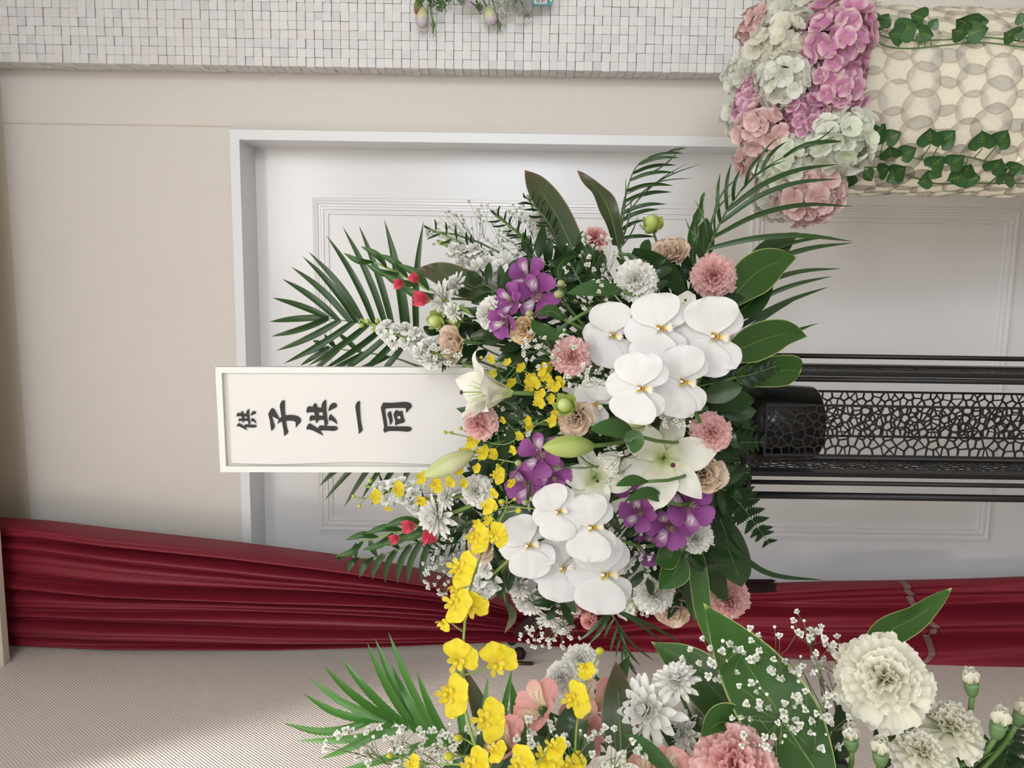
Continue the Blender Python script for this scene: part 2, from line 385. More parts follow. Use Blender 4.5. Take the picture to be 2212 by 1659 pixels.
# ------------------------------------------------------------------ name board with brush lettering
YS=1.20
s00=P(468,792,YS); s01=P(478,1019,YS); s10=P(1012,793,YS)
ex=(s10-s00).normalized(); ey=(s01-s00); ey=(ey-ex*ey.dot(ex)).normalized(); ez=ex.cross(ey)
if ez.y>0: sgn=-1
else: sgn=1
nrm=ez*sgn                        # towards the viewer
SW=mid((s01-s00).dot(ey),(P(1015,1018,YS)-s10).dot(ey)); SL=(s10-s00).length+0.03
def sp3(a,b_,h=0.0): return s00+ex*a+ey*b_+nrm*h
sroot=thing('name_board','white framed name board with black brush lettering standing in the flowers','sign',Matrix.Translation(sp3(SL,SW/2)))
M_frame=surf('board_frame_white',srgb(216,217,213),0.4,0.02)
M_board=surf('board_white',srgb(206,202,194),0.6,0.03)
M_paper=surf('paper_white',srgb(213,211,208),0.7,0.02)
M_ink=surf('black_ink',srgb(26,22,22),0.6,0.1)
def slab(a0,a1,b0,b1,h0,h1):
    m=MB(); vs=[sp3(a,b_,h) for h in (h0,h1) for a,b_ in ((a0,b0),(a1,b0),(a1,b1),(a0,b1))]
    m.v=[tuple(v) for v in vs]; m.uv=[(0,0)]*8
    for f in ((0,1,2,3),(7,6,5,4),(4,5,1,0),(5,6,2,1),(6,7,3,2),(7,4,0,3)): m.face(f)
    return m
fwid=0.0095
wpart('board', slab(0.002,SL-0.002,0.002,SW-0.002,-0.006,0.0).mesh('board',M_board,False), sroot)
for (a0,a1,b0,b1) in ((0,SL,0,fwid),(0,SL,SW-fwid,SW),(0,fwid,fwid,SW-fwid),(SL-fwid,SL,fwid,SW-fwid)):
    wpart('frame_rail', slab(a0,a1,b0,b1,-0.008,0.006).mesh('frame_rail',M_frame,False), sroot)
b=MB(); pa0,pb0,pb1=fwid+0.008,fwid+0.001,SW-fwid-0.005
b.grid(lambda u,v: sp3(pa0+(SL-0.015-pa0)*v, pb0+(pb1-pb0)*u+0.0015*math.sin(9*v)*u, 0.0012+0.004*max(0,(u-0.8)/0.2)**2*(0.6+0.4*math.sin(9*v))),24,40)
wpart('paper', b.mesh('paper',M_paper), sroot)
# lettering outlines, in picture pixels
sA=160/2212.0
def tr1(pts,x0): return [(x0+X*sA,850+Y*sA) for X,Y in pts]
KYO_A=[(235,868),(190,915),(168,975),(190,975),(230,968),(330,1015),(495,1095),(430,998),(690,1012),(745,995),(770,960),(750,930),(700,922),(550,915),(580,868),(560,760),(548,640),(545,465),(520,455),(475,505),(455,560),(455,595),(375,590),(350,520),(330,515),(300,550),(285,580),(200,568),(175,605),(168,660),(180,690),(205,668),(315,672),(328,735),(245,733),(225,780),(238,838),(255,812),(340,815),(350,872),(410,810),(505,810),(525,912),(430,910),(385,957)]
KYO_H=[(395,680),(475,680),(485,735),(405,735)]
KYO_B=[(585,660),(600,590),(635,530),(690,512),(735,525),(748,560),(735,595),(660,625)]
KYO_C=[(640,718),(605,755),(597,825),(640,815),(700,845),(758,890),(740,820),(690,755)]
KO=[(1235,428),(1190,455),(1110,605),(1160,800),(1200,1105),(1225,1100),(1285,1025),(1312,955),(1275,850),(1240,740),(1235,668),(1420,775),(1385,890),(1400,900),(1450,850),(1520,830),(1585,1190),(1580,1255),(1605,1250),(1680,1185),(1708,1135),(1665,990),(1635,810),(1780,800),(1880,815),(1930,850),(1930,1025),(1960,975),(2020,905),(2070,860),(2090,800),(2075,740),(2020,685),(1920,645),(1790,628),(1620,640),(1605,450),(1605,230),(1590,195),(1550,190),(1500,235),(1465,310),(1455,385),(1480,540),(1508,685),(1445,738),(1380,610),(1310,490),(1280,445)]
KYO2=[(270,875),(215,930),(175,1020),(195,1080),(240,1055),(400,1110),(685,1255),(590,1095),(800,1095),(990,1112),(1080,1085),(1115,1030),(1080,980),(1020,965),(770,958),(825,865),(795,720),(770,500),(765,220),(750,178),(725,182),(660,255),(628,330),(625,412),(505,408),(485,320),(440,275),(390,310),(365,388),(235,368),(190,430),(175,520),(195,582),(235,552),(405,552),(430,650),(310,645),(275,690),(265,770),(290,832),(330,792),(450,788),(462,888),(510,845),(550,782),(695,778),(722,950),(570,942),(520,1030)]
KYO2_H=[(535,555),(655,555),(675,648),(548,650)]
KYO2_B=[(830,530),(840,430),(880,335),(940,280),(1005,265),(1060,290),(1088,345),(1075,405),(950,458)]
KYO2_C=[(905,608),(860,650),(838,740),(860,815),(890,788),(960,815),(1098,912),(1075,810),(1020,725)]
ICHI=[(1735,215),(1690,245),(1650,310),(1632,390),(1680,720),(1730,1100),(1732,1195),(1800,1150),(1850,1080),(1800,820),(1775,520),(1770,330),(1775,250),(1760,220)]
DOU=[(955,255),(915,310),(870,420),(920,680),(970,990),(945,1095),(990,1172),(1040,1130),(1150,1108),(1400,1112),(1680,1132),(1760,1105),(1797,1050),(1765,995),(1690,975),(1050,968),(1065,910),(1030,700),(1000,500),(1005,455),(1040,438),(1280,425),(1590,422),(1620,450),(1622,580),(1700,490),(1790,400),(1797,360),(1770,300),(1700,255),(1600,240),(1400,255),(1200,272),(1020,270)]
DOU_B=[(1140,510),(1095,550),(1068,620),(1110,740),(1135,860),(1140,938),(1200,875),(1225,810),(1205,660),(1185,560)]
DOU_C=[(1335,475),(1285,530),(1250,625),(1298,800),(1290,910),(1325,950),(1360,915),(1550,865),(1590,825),(1590,775),(1560,745),(1535,640),(1515,510),(1495,500),(1450,528),(1370,500)]
DOU_H=[(1350,665),(1450,665),(1460,752),(1370,755)]
def glyph(polys):
    cu=bpy.data.curves.new('brush','CURVE'); cu.dimensions='2D'; cu.fill_mode='BOTH'; cu.extrude=0.00015
    for pl in polys:
        s_=cu.splines.new('POLY'); s_.points.add(len(pl)-1)
        for q,(x,y) in zip(s_.points,pl):
            r=ray(x,y); t=((s00-EYE).dot(nrm))/r.dot(nrm); p=EYE+r*t-s00
            q.co=(p.dot(ex),p.dot(ey),0,1)
        s_.use_cyclic_u=True
    o=bpy.data.objects.new('tmp',cu); C.objects.link(o); dg=bpy.context.evaluated_depsgraph_get()
    me=bpy.data.meshes.new_from_object(o.evaluated_get(dg)); bpy.data.objects.remove(o); bpy.data.curves.remove(cu)
    me.transform(Matrix(((ex.x,ey.x,nrm.x,s00.x+nrm.x*0.0026),(ex.y,ey.y,nrm.y,s00.y+nrm.y*0.0026),(ex.z,ey.z,nrm.z,s00.z+nrm.z*0.0026),(0,0,0,1))))
    me.materials.clear(); me.materials.append(M_ink); return me
for polys in ([tr1(KYO_A,500),tr1(KYO_H,500),tr1(KYO_B,500),tr1(KYO_C,500)],[tr1(KO,500)],[tr1(KYO2,650),tr1(KYO2_H,650),tr1(KYO2_B,650),tr1(KYO2_C,650)],[tr1(ICHI,650)],[tr1(DOU,760),tr1(DOU_B,760),tr1(DOU_C,760),tr1(DOU_H,760)]):
    wpart('character', glyph(polys), sroot)
# a thin stick carries the board down into the foam
b=MB(); b.tube([sp3(SL-0.01,SW/2,-0.012),sp3(SL+0.12,SW/2,-0.03),P(1500,905,1.26)],0.006,8); wpart('stick', b.mesh('stick',M_frame), sroot)
# ------------------------------------------------------------------ black lattice flower stand
M_blk=surf('black_powder_coat',srgb(21,20,21),0.45,0.15,40,0.15,600)
M_plas=surf('black_plastic',srgb(16,16,17),0.3,0.1,20)
def lattice(wd,ht,seed):
    r=random.Random(seed); pts=[]; ny=int(ht/0.0125)
    for j in range(ny):
        nx=6 if j%2 else 5
        sq=0.75+0.35*math.sin(j*0.55)
        for i in range(nx):
            pts.append((wd*(i+0.5+r.uniform(-0.22,0.22))/nx, ht*(j+0.5+r.uniform(-0.22,0.22)*sq)/ny))
    pts=[(a,min(max(c+0.010*math.sin(2*PI*c/0.078)*math.cos(2*PI*a/wd),0.004),ht-0.004)) for a,c in pts]
    m=MB(); th=0.0011; hb=0.0012
    bx=0.004
    for (px,py) in pts:
        poly=[(0,0),(wd,0),(wd,ht),(0,ht)]
        for (qx,qy) in pts:
            if (qx,qy)==(px,py) or abs(qy-py)>0.075: continue
            mx_,my_=(px+qx)/2,(py+qy)/2; nx_,ny_=qx-px,qy-py; out=[]
            for k in range(len(poly)):
                a=poly[k]; c=poly[(k+1)%len(poly)]
                da=(a[0]-mx_)*nx_+(a[1]-my_)*ny_; dc=(c[0]-mx_)*nx_+(c[1]-my_)*ny_
                if da<=0: out.append(a)
                if (da<0<dc) or (dc<0<da):
                    t=da/(da-dc); out.append((a[0]+(c[0]-a[0])*t,a[1]+(c[1]-a[1])*t))
            poly=out
            if len(poly)<3: break
        if len(poly)<3: continue
        cxm=sum(a[0] for a in poly)/len(poly); cym=sum(a[1] for a in poly)/len(poly)
        inn=[]
        for a in poly:
            d=math.hypot(a[0]-cxm,a[1]-cym); k=max(0.15,1-hb*1.5/max(d,1e-5))
            inn.append((min(max(cxm+(a[0]-cxm)*k,bx),wd-bx),min(max(cym+(a[1]-cym)*k,bx),ht-bx)))
        o=len(m.v); n=len(poly)
        for z in (th,-th):
            for a in poly: m.v.append((a[0],z,a[1])); m.uv.append((0,0))
            for a in inn: m.v.append((a[0],z,a[1])); m.uv.append((0,0))
        for i in range(n):
            j=(i+1)%n
            m.face((o+i,o+j,o+n+j,o+n+i)); m.face((o+2*n+i,o+3*n+i,o+3*n+j,o+2*n+j)); m.face((o+n+i,o+n+j,o+3*n+j,o+3*n+i))
    return m
YF,YB=1.25,1.41
def sx(y,Y): return P(1900,y,Y).x
ztop=P(1612,930,YF).z
def flower_stand(M, label, lo_y=0):
    root=thing('flower_stand',label,'stand',M)
    inv=Matrix.Identity(4)
    x0,x1=sx(988,YF),sx(875,YF); LT=lattice(x1-x0,ztop-0.06,1)
    me=LT.mesh('lattice_panel',M_blk,False)
    bx0=root_x
    def put(name,me,T): return ob(name,me,root,Matrix.Translation((-root_x,-root_y,0))@T)
    put('lattice_panel',me,Matrix.Translation((x0,YF,0.03)))
    xb0,xb1=sx(942,YB),sx(846,YB)
    put('lattice_panel',me,Matrix.Translation((x0+0.002,YB,0.03)))
    for xx in (sx(811,YF),sx(1031,YF)):
        put('lattice_panel',me,Matrix.Translation((xx,YF+0.04,0.03))@Matrix.Rotation(PI/2,4,'Z'))
        for yy in (YF+0.025,YF+0.13):
            q=MB(); q.box((-0.004,-0.013,0.0),(0.004,0.013,ztop-0.01),bev=0.0008); put('post',q.mesh('post',M_blk,False),Matrix.Translation((xx,yy,0)))
    for xx,yy,rr in ((sx(771,YF+0.08),YF+0.08,0.0042),(sx(821,YF),YF,0.0045),(sx(994,YB),YB,0.0040),(sx(1045,YF),YF,0.0040),(sx(1073,YF),YF,0.0062)):
        q=MB(); q.tube([(0,0,0),(0,0,ztop+0.01)],rr,8); put('rod',q.mesh('rod',M_blk),Matrix.Translation((xx,yy,0)))
    q=MB(); xa,xb=sx(1078,YF),sx(766,YF+0.08)
    q.box((xa-0.01,YF-0.02,0),(xb+0.01,YB+0.02,0.006)); put('base_plate',q.mesh('base_plate',M_blk,False),Matrix.Identity(4))
    q=MB(); zt=ztop+0.004
    q.tube([(xa,YF-0.004,zt),(xb,YF-0.004,zt),(xb,YB+0.004,zt),(xa,YB+0.004,zt),(xa,YF-0.004,zt)],0.0048,8)
    put('top_ring',q.mesh('top_ring',M_blk),Matrix.Identity(4))
    q=MB(); q.tube([P(1618,1018,YF),P(1616,1050,YF-0.02),P(1612,1057,YF-0.02),P(1590,1058,YF-0.02),P(1560,1056,YF)],0.0045,8); q.tube([P(1612,1048,YF-0.02),P(1590,1028,YF+0.02)],0.004,8)
    put('bracket',q.mesh('bracket',M_blk),Matrix.Identity(4))
    return root
root_x=mid(sx(1073,YF),sx(771,YF)); root_y=mid(YF,YB)
st=flower_stand(Matrix.Translation((root_x,root_y,0)),'black metal flower stand with cut-out lattice panels in front of the door')
pc=P(1700,912,mid(YF,YB)); pr=0.066
def pot(M,label):
    root=thing('flower_bucket',label,'bucket',M)
    z0=P(1790,912,YF+0.01).z; q=MB(); hgt=ztop+0.02-z0
    q.lathe([(0.0,0),(pr*0.93,0),(pr*0.97,0.004),(pr,0.06),(pr*1.04,hgt),(pr*0.98,hgt),(pr*0.9,0.02),(0,0.018)],36); o=ob('bucket_body',q.mesh('bucket_body',M_plas),root)
    q=MB(); q.lathe([(pr*1.04,hgt-0.012),(pr*1.1,hgt-0.01),(pr*1.1,hgt),(pr*0.99,hgt)],36); ob('rim',q.mesh('rim',M_plas),root)
    return root, z0
pz0=P(1790,912,YF+0.01).z
pot(Matrix.Translation((pc.x,mid(YF,YB),pz0)),'black round bucket set inside the lattice stand')
M_foam=surf('wet_floral_foam',srgb(22,36,24),0.9,0.3,30,0.6,200)
fc=Vector((pc.x,mid(YF,YB),0))
def foam(c,z0,z1,label):
    root=thing('floral_foam',label,'foam',Matrix.Translation((c.x,c.y,z0)))
    h=z1-z0
    q=MB(); q.box((-0.10,-0.075,0.012),(0.10,0.075,h),bev=0.012); ob('foam_block',q.mesh('foam_block',M_foam,False),root)
    q=MB(); q.box((-0.108,-0.082,0),(0.108,0.082,0.02),bev=0.003); ob('tray',q.mesh('tray',M_plas,False),root)
    return root
FZ0=ztop+0.022; FZ1=P(1500,905,1.33).z
foam(fc,FZ0,FZ1,'dark green wet foam block in a tray on the lattice stand')
# ================================================================== FLOWER SHAPES (unit radius, facing +Z, +Y up)
def prof_fn(pr):
    xs=[p[0] for p in pr]; ys=[p[1] for p in pr]
    def f(s):
        k=0
        while k<len(xs)-2 and s>xs[k+1]: k+=1
        t=(s-xs[k])/(xs[k+1]-xs[k]); t=min(max(t,0),1)
        def tg(i):
            if i<=0: return (ys[1]-ys[0])/(xs[1]-xs[0])
            if i>=len(xs)-1: return (ys[-1]-ys[-2])/(xs[-1]-xs[-2])
            return (ys[i+1]-ys[i-1])/(xs[i+1]-xs[i-1])
        h=xs[k+1]-xs[k]; m0,m1=tg(k)*h,tg(k+1)*h
        return max(0.0,(2*t**3-3*t*t+1)*ys[k]+(t**3-2*t*t+t)*m0+(-2*t**3+3*t*t)*ys[k+1]+(t**3-t*t)*m1)
    return f
def petal_surf(L, pr, bend=0.0, curl=0.0, cup=0.0, ruf=0.0, rk=3.0, ph=0.0, rnd_=0.0, ser=0.0, sk=9, fold=0.0, seed=0, tipruf=0.0, sw=0.0):
    """base at origin, grows along +Y, upper face +Z"""
    w=prof_fn(pr); N=40; sp=[(0.0,0.0,0.0)]; y=z=0.0
    for k in range(N):
        s=(k+0.5)/N; a=bend*s+curl*s**4
        y+=math.cos(a)/N*L; z+=math.sin(a)/N*L; sp.append((y,z,bend*(k+1)/N+curl*((k+1)/N)**4))
    r=random.Random(seed); jj=[r.uniform(-1,1) for _ in range(64)]
    def fn(u,v):
        t=2*u-1
        e=1-rnd_*t*t
        if ser and v>0.4: e+=ser*(jj[int(abs(u*sk*1.999))%64]*0.6+(1 if int(u*sk*2)%2 else -0.4))*((v-0.4)/0.6)
        s=min(max(v*e,0),1.25); k=min(s,1.0)*N; i=min(int(k),N-1); f=k-i
        py=sp[i][0]+(sp[i+1][0]-sp[i][0])*f; pz=sp[i][1]+(sp[i+1][1]-sp[i][1])*f; a=sp[i][2]+(sp[i+1][2]-sp[i][2])*f
        if s>1: py+=math.cos(a)*(s-1)*L; pz+=math.sin(a)*(s-1)*L
        ww=w(v)*L
        d=cup*ww*t*t+fold*ww*abs(t)+ruf*L*abs(t)**1.6*math.sin(rk*2*PI*v+ph+(1.3 if t>0 else 0))+tipruf*L*v*v*math.sin(sk*PI*u+ph)+sw*L*math.sin(2.2*v*PI+ph)*v
        return Vector((t*ww, py-math.sin(a)*d, pz+math.cos(a)*d))
    return fn
def PM(az, el, off=0.0, lift=0.0, roll=0.0):
    """petal matrix: azimuth clockwise from +Y seen from the front, elevation towards +Z"""
    return Matrix.Rotation(-az,4,'Z')@Matrix.Translation((0,off,lift))@Matrix.Rotation(el,4,'X')@Matrix.Rotation(roll,4,'Y')
D=math.radians
_cache={}
def cached(key,fn):
    if key not in _cache: _cache[key]=fn()
    return _cache[key]
# materials of flowers and leaves
M_orch=petal('orchid_white',[(0,(0.78,0.79,0.66)),(0.12,(0.80,0.79,0.78)),(1,(0.82,0.81,0.81))],vein=0.12,veinc=(0.78,0.76,0.78),veink=12,transl=0.28,rough=0.5,var=0.02)
M_lip=petal('orchid_lip',[(0,(0.42,0.10,0.03)),(0.3,(0.70,0.36,0.05)),(0.5,(0.84,0.74,0.26)),(0.7,(0.88,0.86,0.74)),(1,(0.88,0.87,0.82))],transl=0.2,vein=0.35,veinc=(0.40,0.08,0.03),veink=6)
M_lobe=petal('orchid_lobe',[(0,(0.55,0.16,0.03)),(0.3,(0.80,0.62,0.08)),(0.6,(0.86,0.80,0.40)),(1,(0.86,0.85,0.80))],transl=0.2,vein=0.3,veinc=(0.45,0.10,0.03),veink=5)
M_lipw=petal('orchid_column',[(0,(0.85,0.82,0.70)),(1,(0.88,0.87,0.84))],transl=0.15)
M_carp=petal('carnation_pink',[(0,(0.86,0.40,0.38)),(0.5,(0.90,0.48,0.46)),(1,(0.93,0.64,0.62))],transl=0.48,var=0.06)
M_cars=petal('carnation_salmon',[(0,(0.66,0.24,0.22)),(0.5,(0.78,0.36,0.33)),(1,(0.84,0.50,0.46))],transl=0.3)
M_carw=petal('carnation_white',[(0,(0.82,0.80,0.64)),(0.5,(0.89,0.88,0.80)),(1,(0.91,0.90,0.86))],transl=0.34,var=0.03)
M_carc=petal('carnation_cream',[(0,(0.72,0.70,0.44)),(0.5,(0.86,0.84,0.66)),(1,(0.89,0.87,0.76))],transl=0.38,var=0.03)
M_lis=petal('lisianthus_peach',[(0,(0.78,0.64,0.34)),(0.5,(0.92,0.76,0.58)),(1,(0.94,0.79,0.64))],edge=(0.92,0.68,0.56),edge_w=0.15,transl=0.48,var=0.06)
M_lisb=petal('lisianthus_beige',[(0,(0.72,0.58,0.36)),(0.6,(0.84,0.70,0.50)),(1,(0.82,0.66,0.50))],edge=(0.70,0.46,0.42),edge_w=0.22,transl=0.25)
M_lisy=petal('lisianthus_yellow',[(0,(0.74,0.58,0.22)),(0.6,(0.88,0.72,0.36)),(1,(0.86,0.70,0.44))],edge=(0.78,0.52,0.42),edge_w=0.25,transl=0.25)
M_budg=petal('bud_lime',[(0,(0.30,0.42,0.09)),(0.6,(0.48,0.58,0.14)),(1,(0.62,0.68,0.30))],vein=0.15,veinc=(0.30,0.42,0.10),transl=0.2)
M_lily=petal('lily_white',[(0,(0.50,0.60,0.20)),(0.22,(0.78,0.79,0.56)),(0.5,(0.86,0.85,0.76)),(1,(0.88,0.87,0.80))],vein=0.10,veinc=(0.74,0.74,0.52),veink=2,transl=0.3,var=0.02)
M_lilyb=petal('lily_bud',[(0,(0.30,0.42,0.10)),(0.5,(0.52,0.60,0.20)),(1,(0.44,0.54,0.16))],vein=0.5,veinc=(0.28,0.42,0.09),veink=1,transl=0.15)
M_lilyp=petal('lily_bud_pale',[(0,(0.58,0.60,0.30)),(0.5,(0.74,0.74,0.46)),(1,(0.50,0.58,0.22))],vein=0.5,veinc=(0.42,0.52,0.16),veink=1,transl=0.15)
M_alp=petal('alstroemeria_purple',[(0,(0.30,0.14,0.20)),(0.35,(0.24,0.050,0.22)),(1,(0.32,0.090,0.31))],vein=0.25,veinc=(0.20,0.03,0.26),veink=6,transl=0.25,var=0.1)
M_alps=petal('alstroemeria_purple_flecked',[(0,(0.36,0.20,0.22)),(0.35,(0.26,0.055,0.24)),(1,(0.31,0.085,0.30))],streak=((0.80,0.70,0.76),(0.14,0.01,0.12)),transl=0.25)
M_alk=petal('alstroemeria_pink',[(0,(0.60,0.42,0.28)),(0.5,(0.74,0.38,0.35)),(1,(0.76,0.36,0.35))],vein=0.2,veinc=(0.50,0.24,0.18),veink=3,transl=0.3,var=0.08)
M_alks=petal('alstroemeria_pink_flecked',[(0,(0.72,0.62,0.34)),(0.5,(0.80,0.62,0.46)),(1,(0.76,0.38,0.36))],streak=((0.84,0.74,0.50),(0.30,0.08,0.05)),transl=0.3)
M_mum=petal('chrysanthemum_white',[(0,(0.78,0.79,0.54)),(0.3,(0.89,0.88,0.80)),(1,(0.91,0.90,0.87))],vein=0.12,veinc=(0.78,0.78,0.74),veink=2,transl=0.30,var=0.03)
M_stock=petal('stock_white',[(0,(0.66,0.74,0.40)),(0.3,(0.84,0.84,0.78)),(1,(0.87,0.87,0.85))],transl=0.24,var=0.04)
M_gyp=petal('gypsophila_white',[(0,(0.76,0.78,0.64)),(1,(0.88,0.88,0.84))],transl=0.12,var=0.06)
M_onc=petal('oncidium_yellow',[(0,(0.72,0.40,0.02)),(0.16,(0.76,0.56,0.02)),(0.5,(0.80,0.66,0.025)),(1,(0.82,0.69,0.06))],transl=0.3,var=0.06)
M_onc2=petal('oncidium_sepal',[(0,(0.62,0.50,0.05)),(0.5,(0.78,0.66,0.08)),(1,(0.70,0.62,0.10))],vein=0.4,veinc=(0.50,0.30,0.03),veink=2,transl=0.25)
M_glad=petal('gladiolus_red',[(0,(0.60,0.26,0.20)),(0.4,(0.56,0.04,0.08)),(1,(0.58,0.05,0.10))],vein=0.2,veinc=(0.84,0.36,0.30),veink=2,transl=0.25)
M_grn=surf('stem_green',(0.11,0.21,0.05),0.5,0.3,20)
M_grl=surf('stem_lime',(0.24,0.36,0.08),0.5,0.2,20)
M_grd=surf('twig_olive',(0.13,0.14,0.06),0.6,0.3,20)
M_grt=surf('twig_green',(0.17,0.24,0.09),0.6,0.3,20)
M_sep=surf('calyx_green',(0.13,0.24,0.09),0.55,0.25,10)
M_pol=surf('stigma_purple',(0.09,0.01,0.03),0.7,0.2,40)
M_fil=surf('filament_green',(0.45,0.56,0.16),0.5,0.1,20)
M_palm=petal('palm_green',[(0,(0.022,0.065,0.014)),(1,(0.028,0.074,0.016))],vein=0.25,veinc=(0.031,0.087,0.019),veink=3,transl=0.15,rough=0.36,spec=0.5,var=0.15)
M_palm2=petal('palm_bright',[(0,(0.045,0.16,0.022)),(1,(0.07,0.21,0.03))],vein=0.25,veinc=(0.08,0.24,0.04),veink=3,transl=0.22,rough=0.36,spec=0.5,var=0.15)
M_leaf=petal('broad_leaf_green',[(0,(0.0137,0.0446,0.0101)),(1,(0.0223,0.0605,0.0137))],vein=0.25,veinc=(0.037,0.105,0.025),veink=7,transl=0.14,rough=0.3,spec=0.5,var=0.15)
M_leafv=petal('variegated_leaf',[(0,(0.025,0.081,0.012)),(1,(0.040,0.118,0.019))],edge=(0.55,0.60,0.22),edge_w=0.07,vein=0.2,veinc=(0.050,0.136,0.025),veink=7,transl=0.2,rough=0.3,spec=0.5,var=0.15)
M_leafb=petal('bronze_leaf',[(0,(0.031,0.062,0.019)),(0.7,(0.046,0.065,0.022)),(1,(0.093,0.053,0.031))],edge=(0.30,0.17,0.11),edge_w=0.10,vein=0.3,veinc=(0.062,0.043,0.025),veink=8,transl=0.14,rough=0.35,spec=0.5,var=0.15)
M_fern=petal('fern_green',[(0,(0.0101,0.0331,0.0086)),(1,(0.0137,0.0425,0.0101))],transl=0.15,rough=0.4,var=0.15)
M_alleaf=petal('alstroemeria_leaf',[(0,(0.031,0.087,0.019)),(1,(0.043,0.124,0.025))],vein=0.2,veinc=(0.062,0.161,0.037),veink=5,transl=0.2,rough=0.35,spec=0.5)
# --- meshes
SEPAL=[(0,0.06),(0.15,0.18),(0.4,0.33),(0.65,0.39),(0.85,0.29),(0.96,0.14),(1,0.0)]
WING=[(0,0.05),(0.08,0.14),(0.25,0.46),(0.5,0.64),(0.75,0.62),(0.9,0.44),(0.97,0.24),(1,0.0)]
def wrinkle(fn,amp,seed):
    r=random.Random(seed); a,b_,c=[r.uniform(0,6) for _ in range(3)]
    def g(u,v):
        p=fn(u,v); t=2*u-1
        p.z+=amp*(math.sin(9*t+a)*0.5*v+math.sin(4*t+3*v+b_)*v*v+0.5*math.sin(17*t+c)*v*(1-v)-0.9*math.exp(-(t/0.12)**2)*v*(1-v)*2)
        return p
    return g
def m_orchid(seed):
    r=random.Random(seed); j=lambda a:r.uniform(-a,a)
    out={}
    out['sepal']=[MB().grid(wrinkle(petal_surf(0.94,SEPAL,bend=-0.2+j(0.2),cup=-0.10+j(0.12),ruf=0.015,ph=j(3)),0.010,seed*5+k),16,12).mesh('sepal',M_orch) for k in range(2)]
    out['petal']=[MB().grid(wrinkle(petal_surf(1.0,WING,bend=-0.30+j(0.2),curl=j(0.25),cup=-0.08+j(0.14),ruf=0.035,rk=1.6,ph=j(3),fold=0.04),0.014,seed*9+k),22,14).mesh('petal',M_orch) for k in range(2)]
    b=MB(); b.grid(petal_surf(0.40,[(0,0.10),(0.3,0.14),(0.55,0.13),(0.72,0.30),(0.86,0.20),(1,0.02)],bend=-0.5,curl=-1.2,cup=0.5),10,12)
    for s_ in (-1,1): b.tube([(s_*0.03,0.36,-0.10),(s_*0.07,0.42,-0.06),(s_*0.11,0.40,0.02)],[0.012,0.008,0.003],5)
    out['lip']=b.mesh('lip',M_lip)
    b=MB(); b.grid(petal_surf(0.25,[(0,0.22),(0.4,0.42),(0.75,0.40),(1,0.06)],bend=1.0,cup=0.5),8,8); out['lobe']=b.mesh('lip_lobe',M_lobe)
    b=MB(); b.tube([(0,0.02,-0.02),(0,0.03,0.06),(0,0.0,0.13),(0,-0.03,0.15)],[0.04,0.048,0.050,0.022],8); out['col']=b.mesh('column',M_lipw)
    return out
def orchid_bloom(root, Mb, seed):
    o=cached(('orch',seed),lambda:m_orchid(seed)); r=random.Random(seed*7+1); j=lambda a:r.uniform(-a,a)
    c=ob('bloom',o['col'],root,Mb)
    ob('sepal',o['sepal'][0],c,PM(j(0.08),D(4)+j(0.1),0.02,-0.02))
    for s in (-1,1): ob('sepal',o['sepal'][1],c,PM(s*D(128)+j(0.08),D(3)+j(0.1),0.02,-0.03))
    for s in (-1,1): ob('petal',o['petal'][(s+1)//2],c,PM(s*D(78)+j(0.08),D(12)+j(0.12),0.01,0.02+0.012*(s+1),j(0.12)))
    ob('lip',o['lip'],c,PM(PI,D(38),0.03,0.05))
    for s in (-1,1): ob('lip_lobe',o['lobe'],c,PM(PI-s*D(62),D(48),0.04,0.04))
    return c
FAN=[(0,0.06),(0.3,0.16),(0.55,0.36),(0.8,0.58),(1,0.70)]
def m_carnation(seed,mt,n=27,open_=1.0):
    r=random.Random(seed); b=MB()
    for k in range(n):
        f=k/(n-1); el=D(-16+100*f**0.85)*1.0; L=(1.02-0.46*f)*r.uniform(0.94,1.06)
        b2=MB().grid(petal_surf(L,FAN,bend=-0.45+0.5*f+r.uniform(-0.3,0.3),cup=r.uniform(-0.1,0.25),rnd_=0.20,ser=0.05,sk=7,tipruf=r.uniform(0.06,0.11)*(1+0.4*f),ph=r.uniform(0,6),seed=seed*99+k),18,7)
        b.add(b2,PM(k*2.39996+r.uniform(-0.25,0.25),el,0.02*(1-f),-0.30+0.34*f,r.uniform(-0.35,0.35)))
    return b.mesh('bloom',mt)
def m_bigcarn(seed,mt,n=24):
    r=random.Random(seed); b=MB(); F2=[(0,0.08),(0.3,0.24),(0.55,0.48),(0.8,0.68),(1,0.74)]
    for k in range(n):
        f=k/(n-1); el=D(-14+98*f**0.9); L=(1.02-0.44*f)*r.uniform(0.94,1.06)
        b2=MB().grid(petal_surf(L,F2,bend=-0.35+0.6*f+r.uniform(-0.3,0.3),cup=r.uniform(0.0,0.3),rnd_=0.22,ser=0.028,sk=11,tipruf=r.uniform(0.03,0.07),ph=r.uniform(0,6),seed=seed*99+k,sw=0.05),26,10)
        b.add(b2,PM(k*2.39996+r.uniform(-0.25,0.25),el,0.02*(1-f),-0.28+0.34*f,r.uniform(-0.3,0.3)))
    return b.mesh('bloom',mt)
def m_calyx():
    b=MB(); b.lathe([(0.07,-1.0),(0.13,-0.96),(0.17,-0.8),(0.20,-0.45),(0.24,-0.22),(0.20,-0.20)],12)
    for k in range(5): b.add(MB().grid(petal_surf(0.32,[(0,0.4),(0.5,0.3),(1,0.0)],cup=0.2),4,4),PM(k*2*PI/5,D(72),0.21,-0.25))
    return b.mesh('calyx',M_sep)
ROSE=[(0,0.10),(0.2,0.34),(0.5,0.60),(0.8,0.66),(0.95,0.50),(1,0.36)]
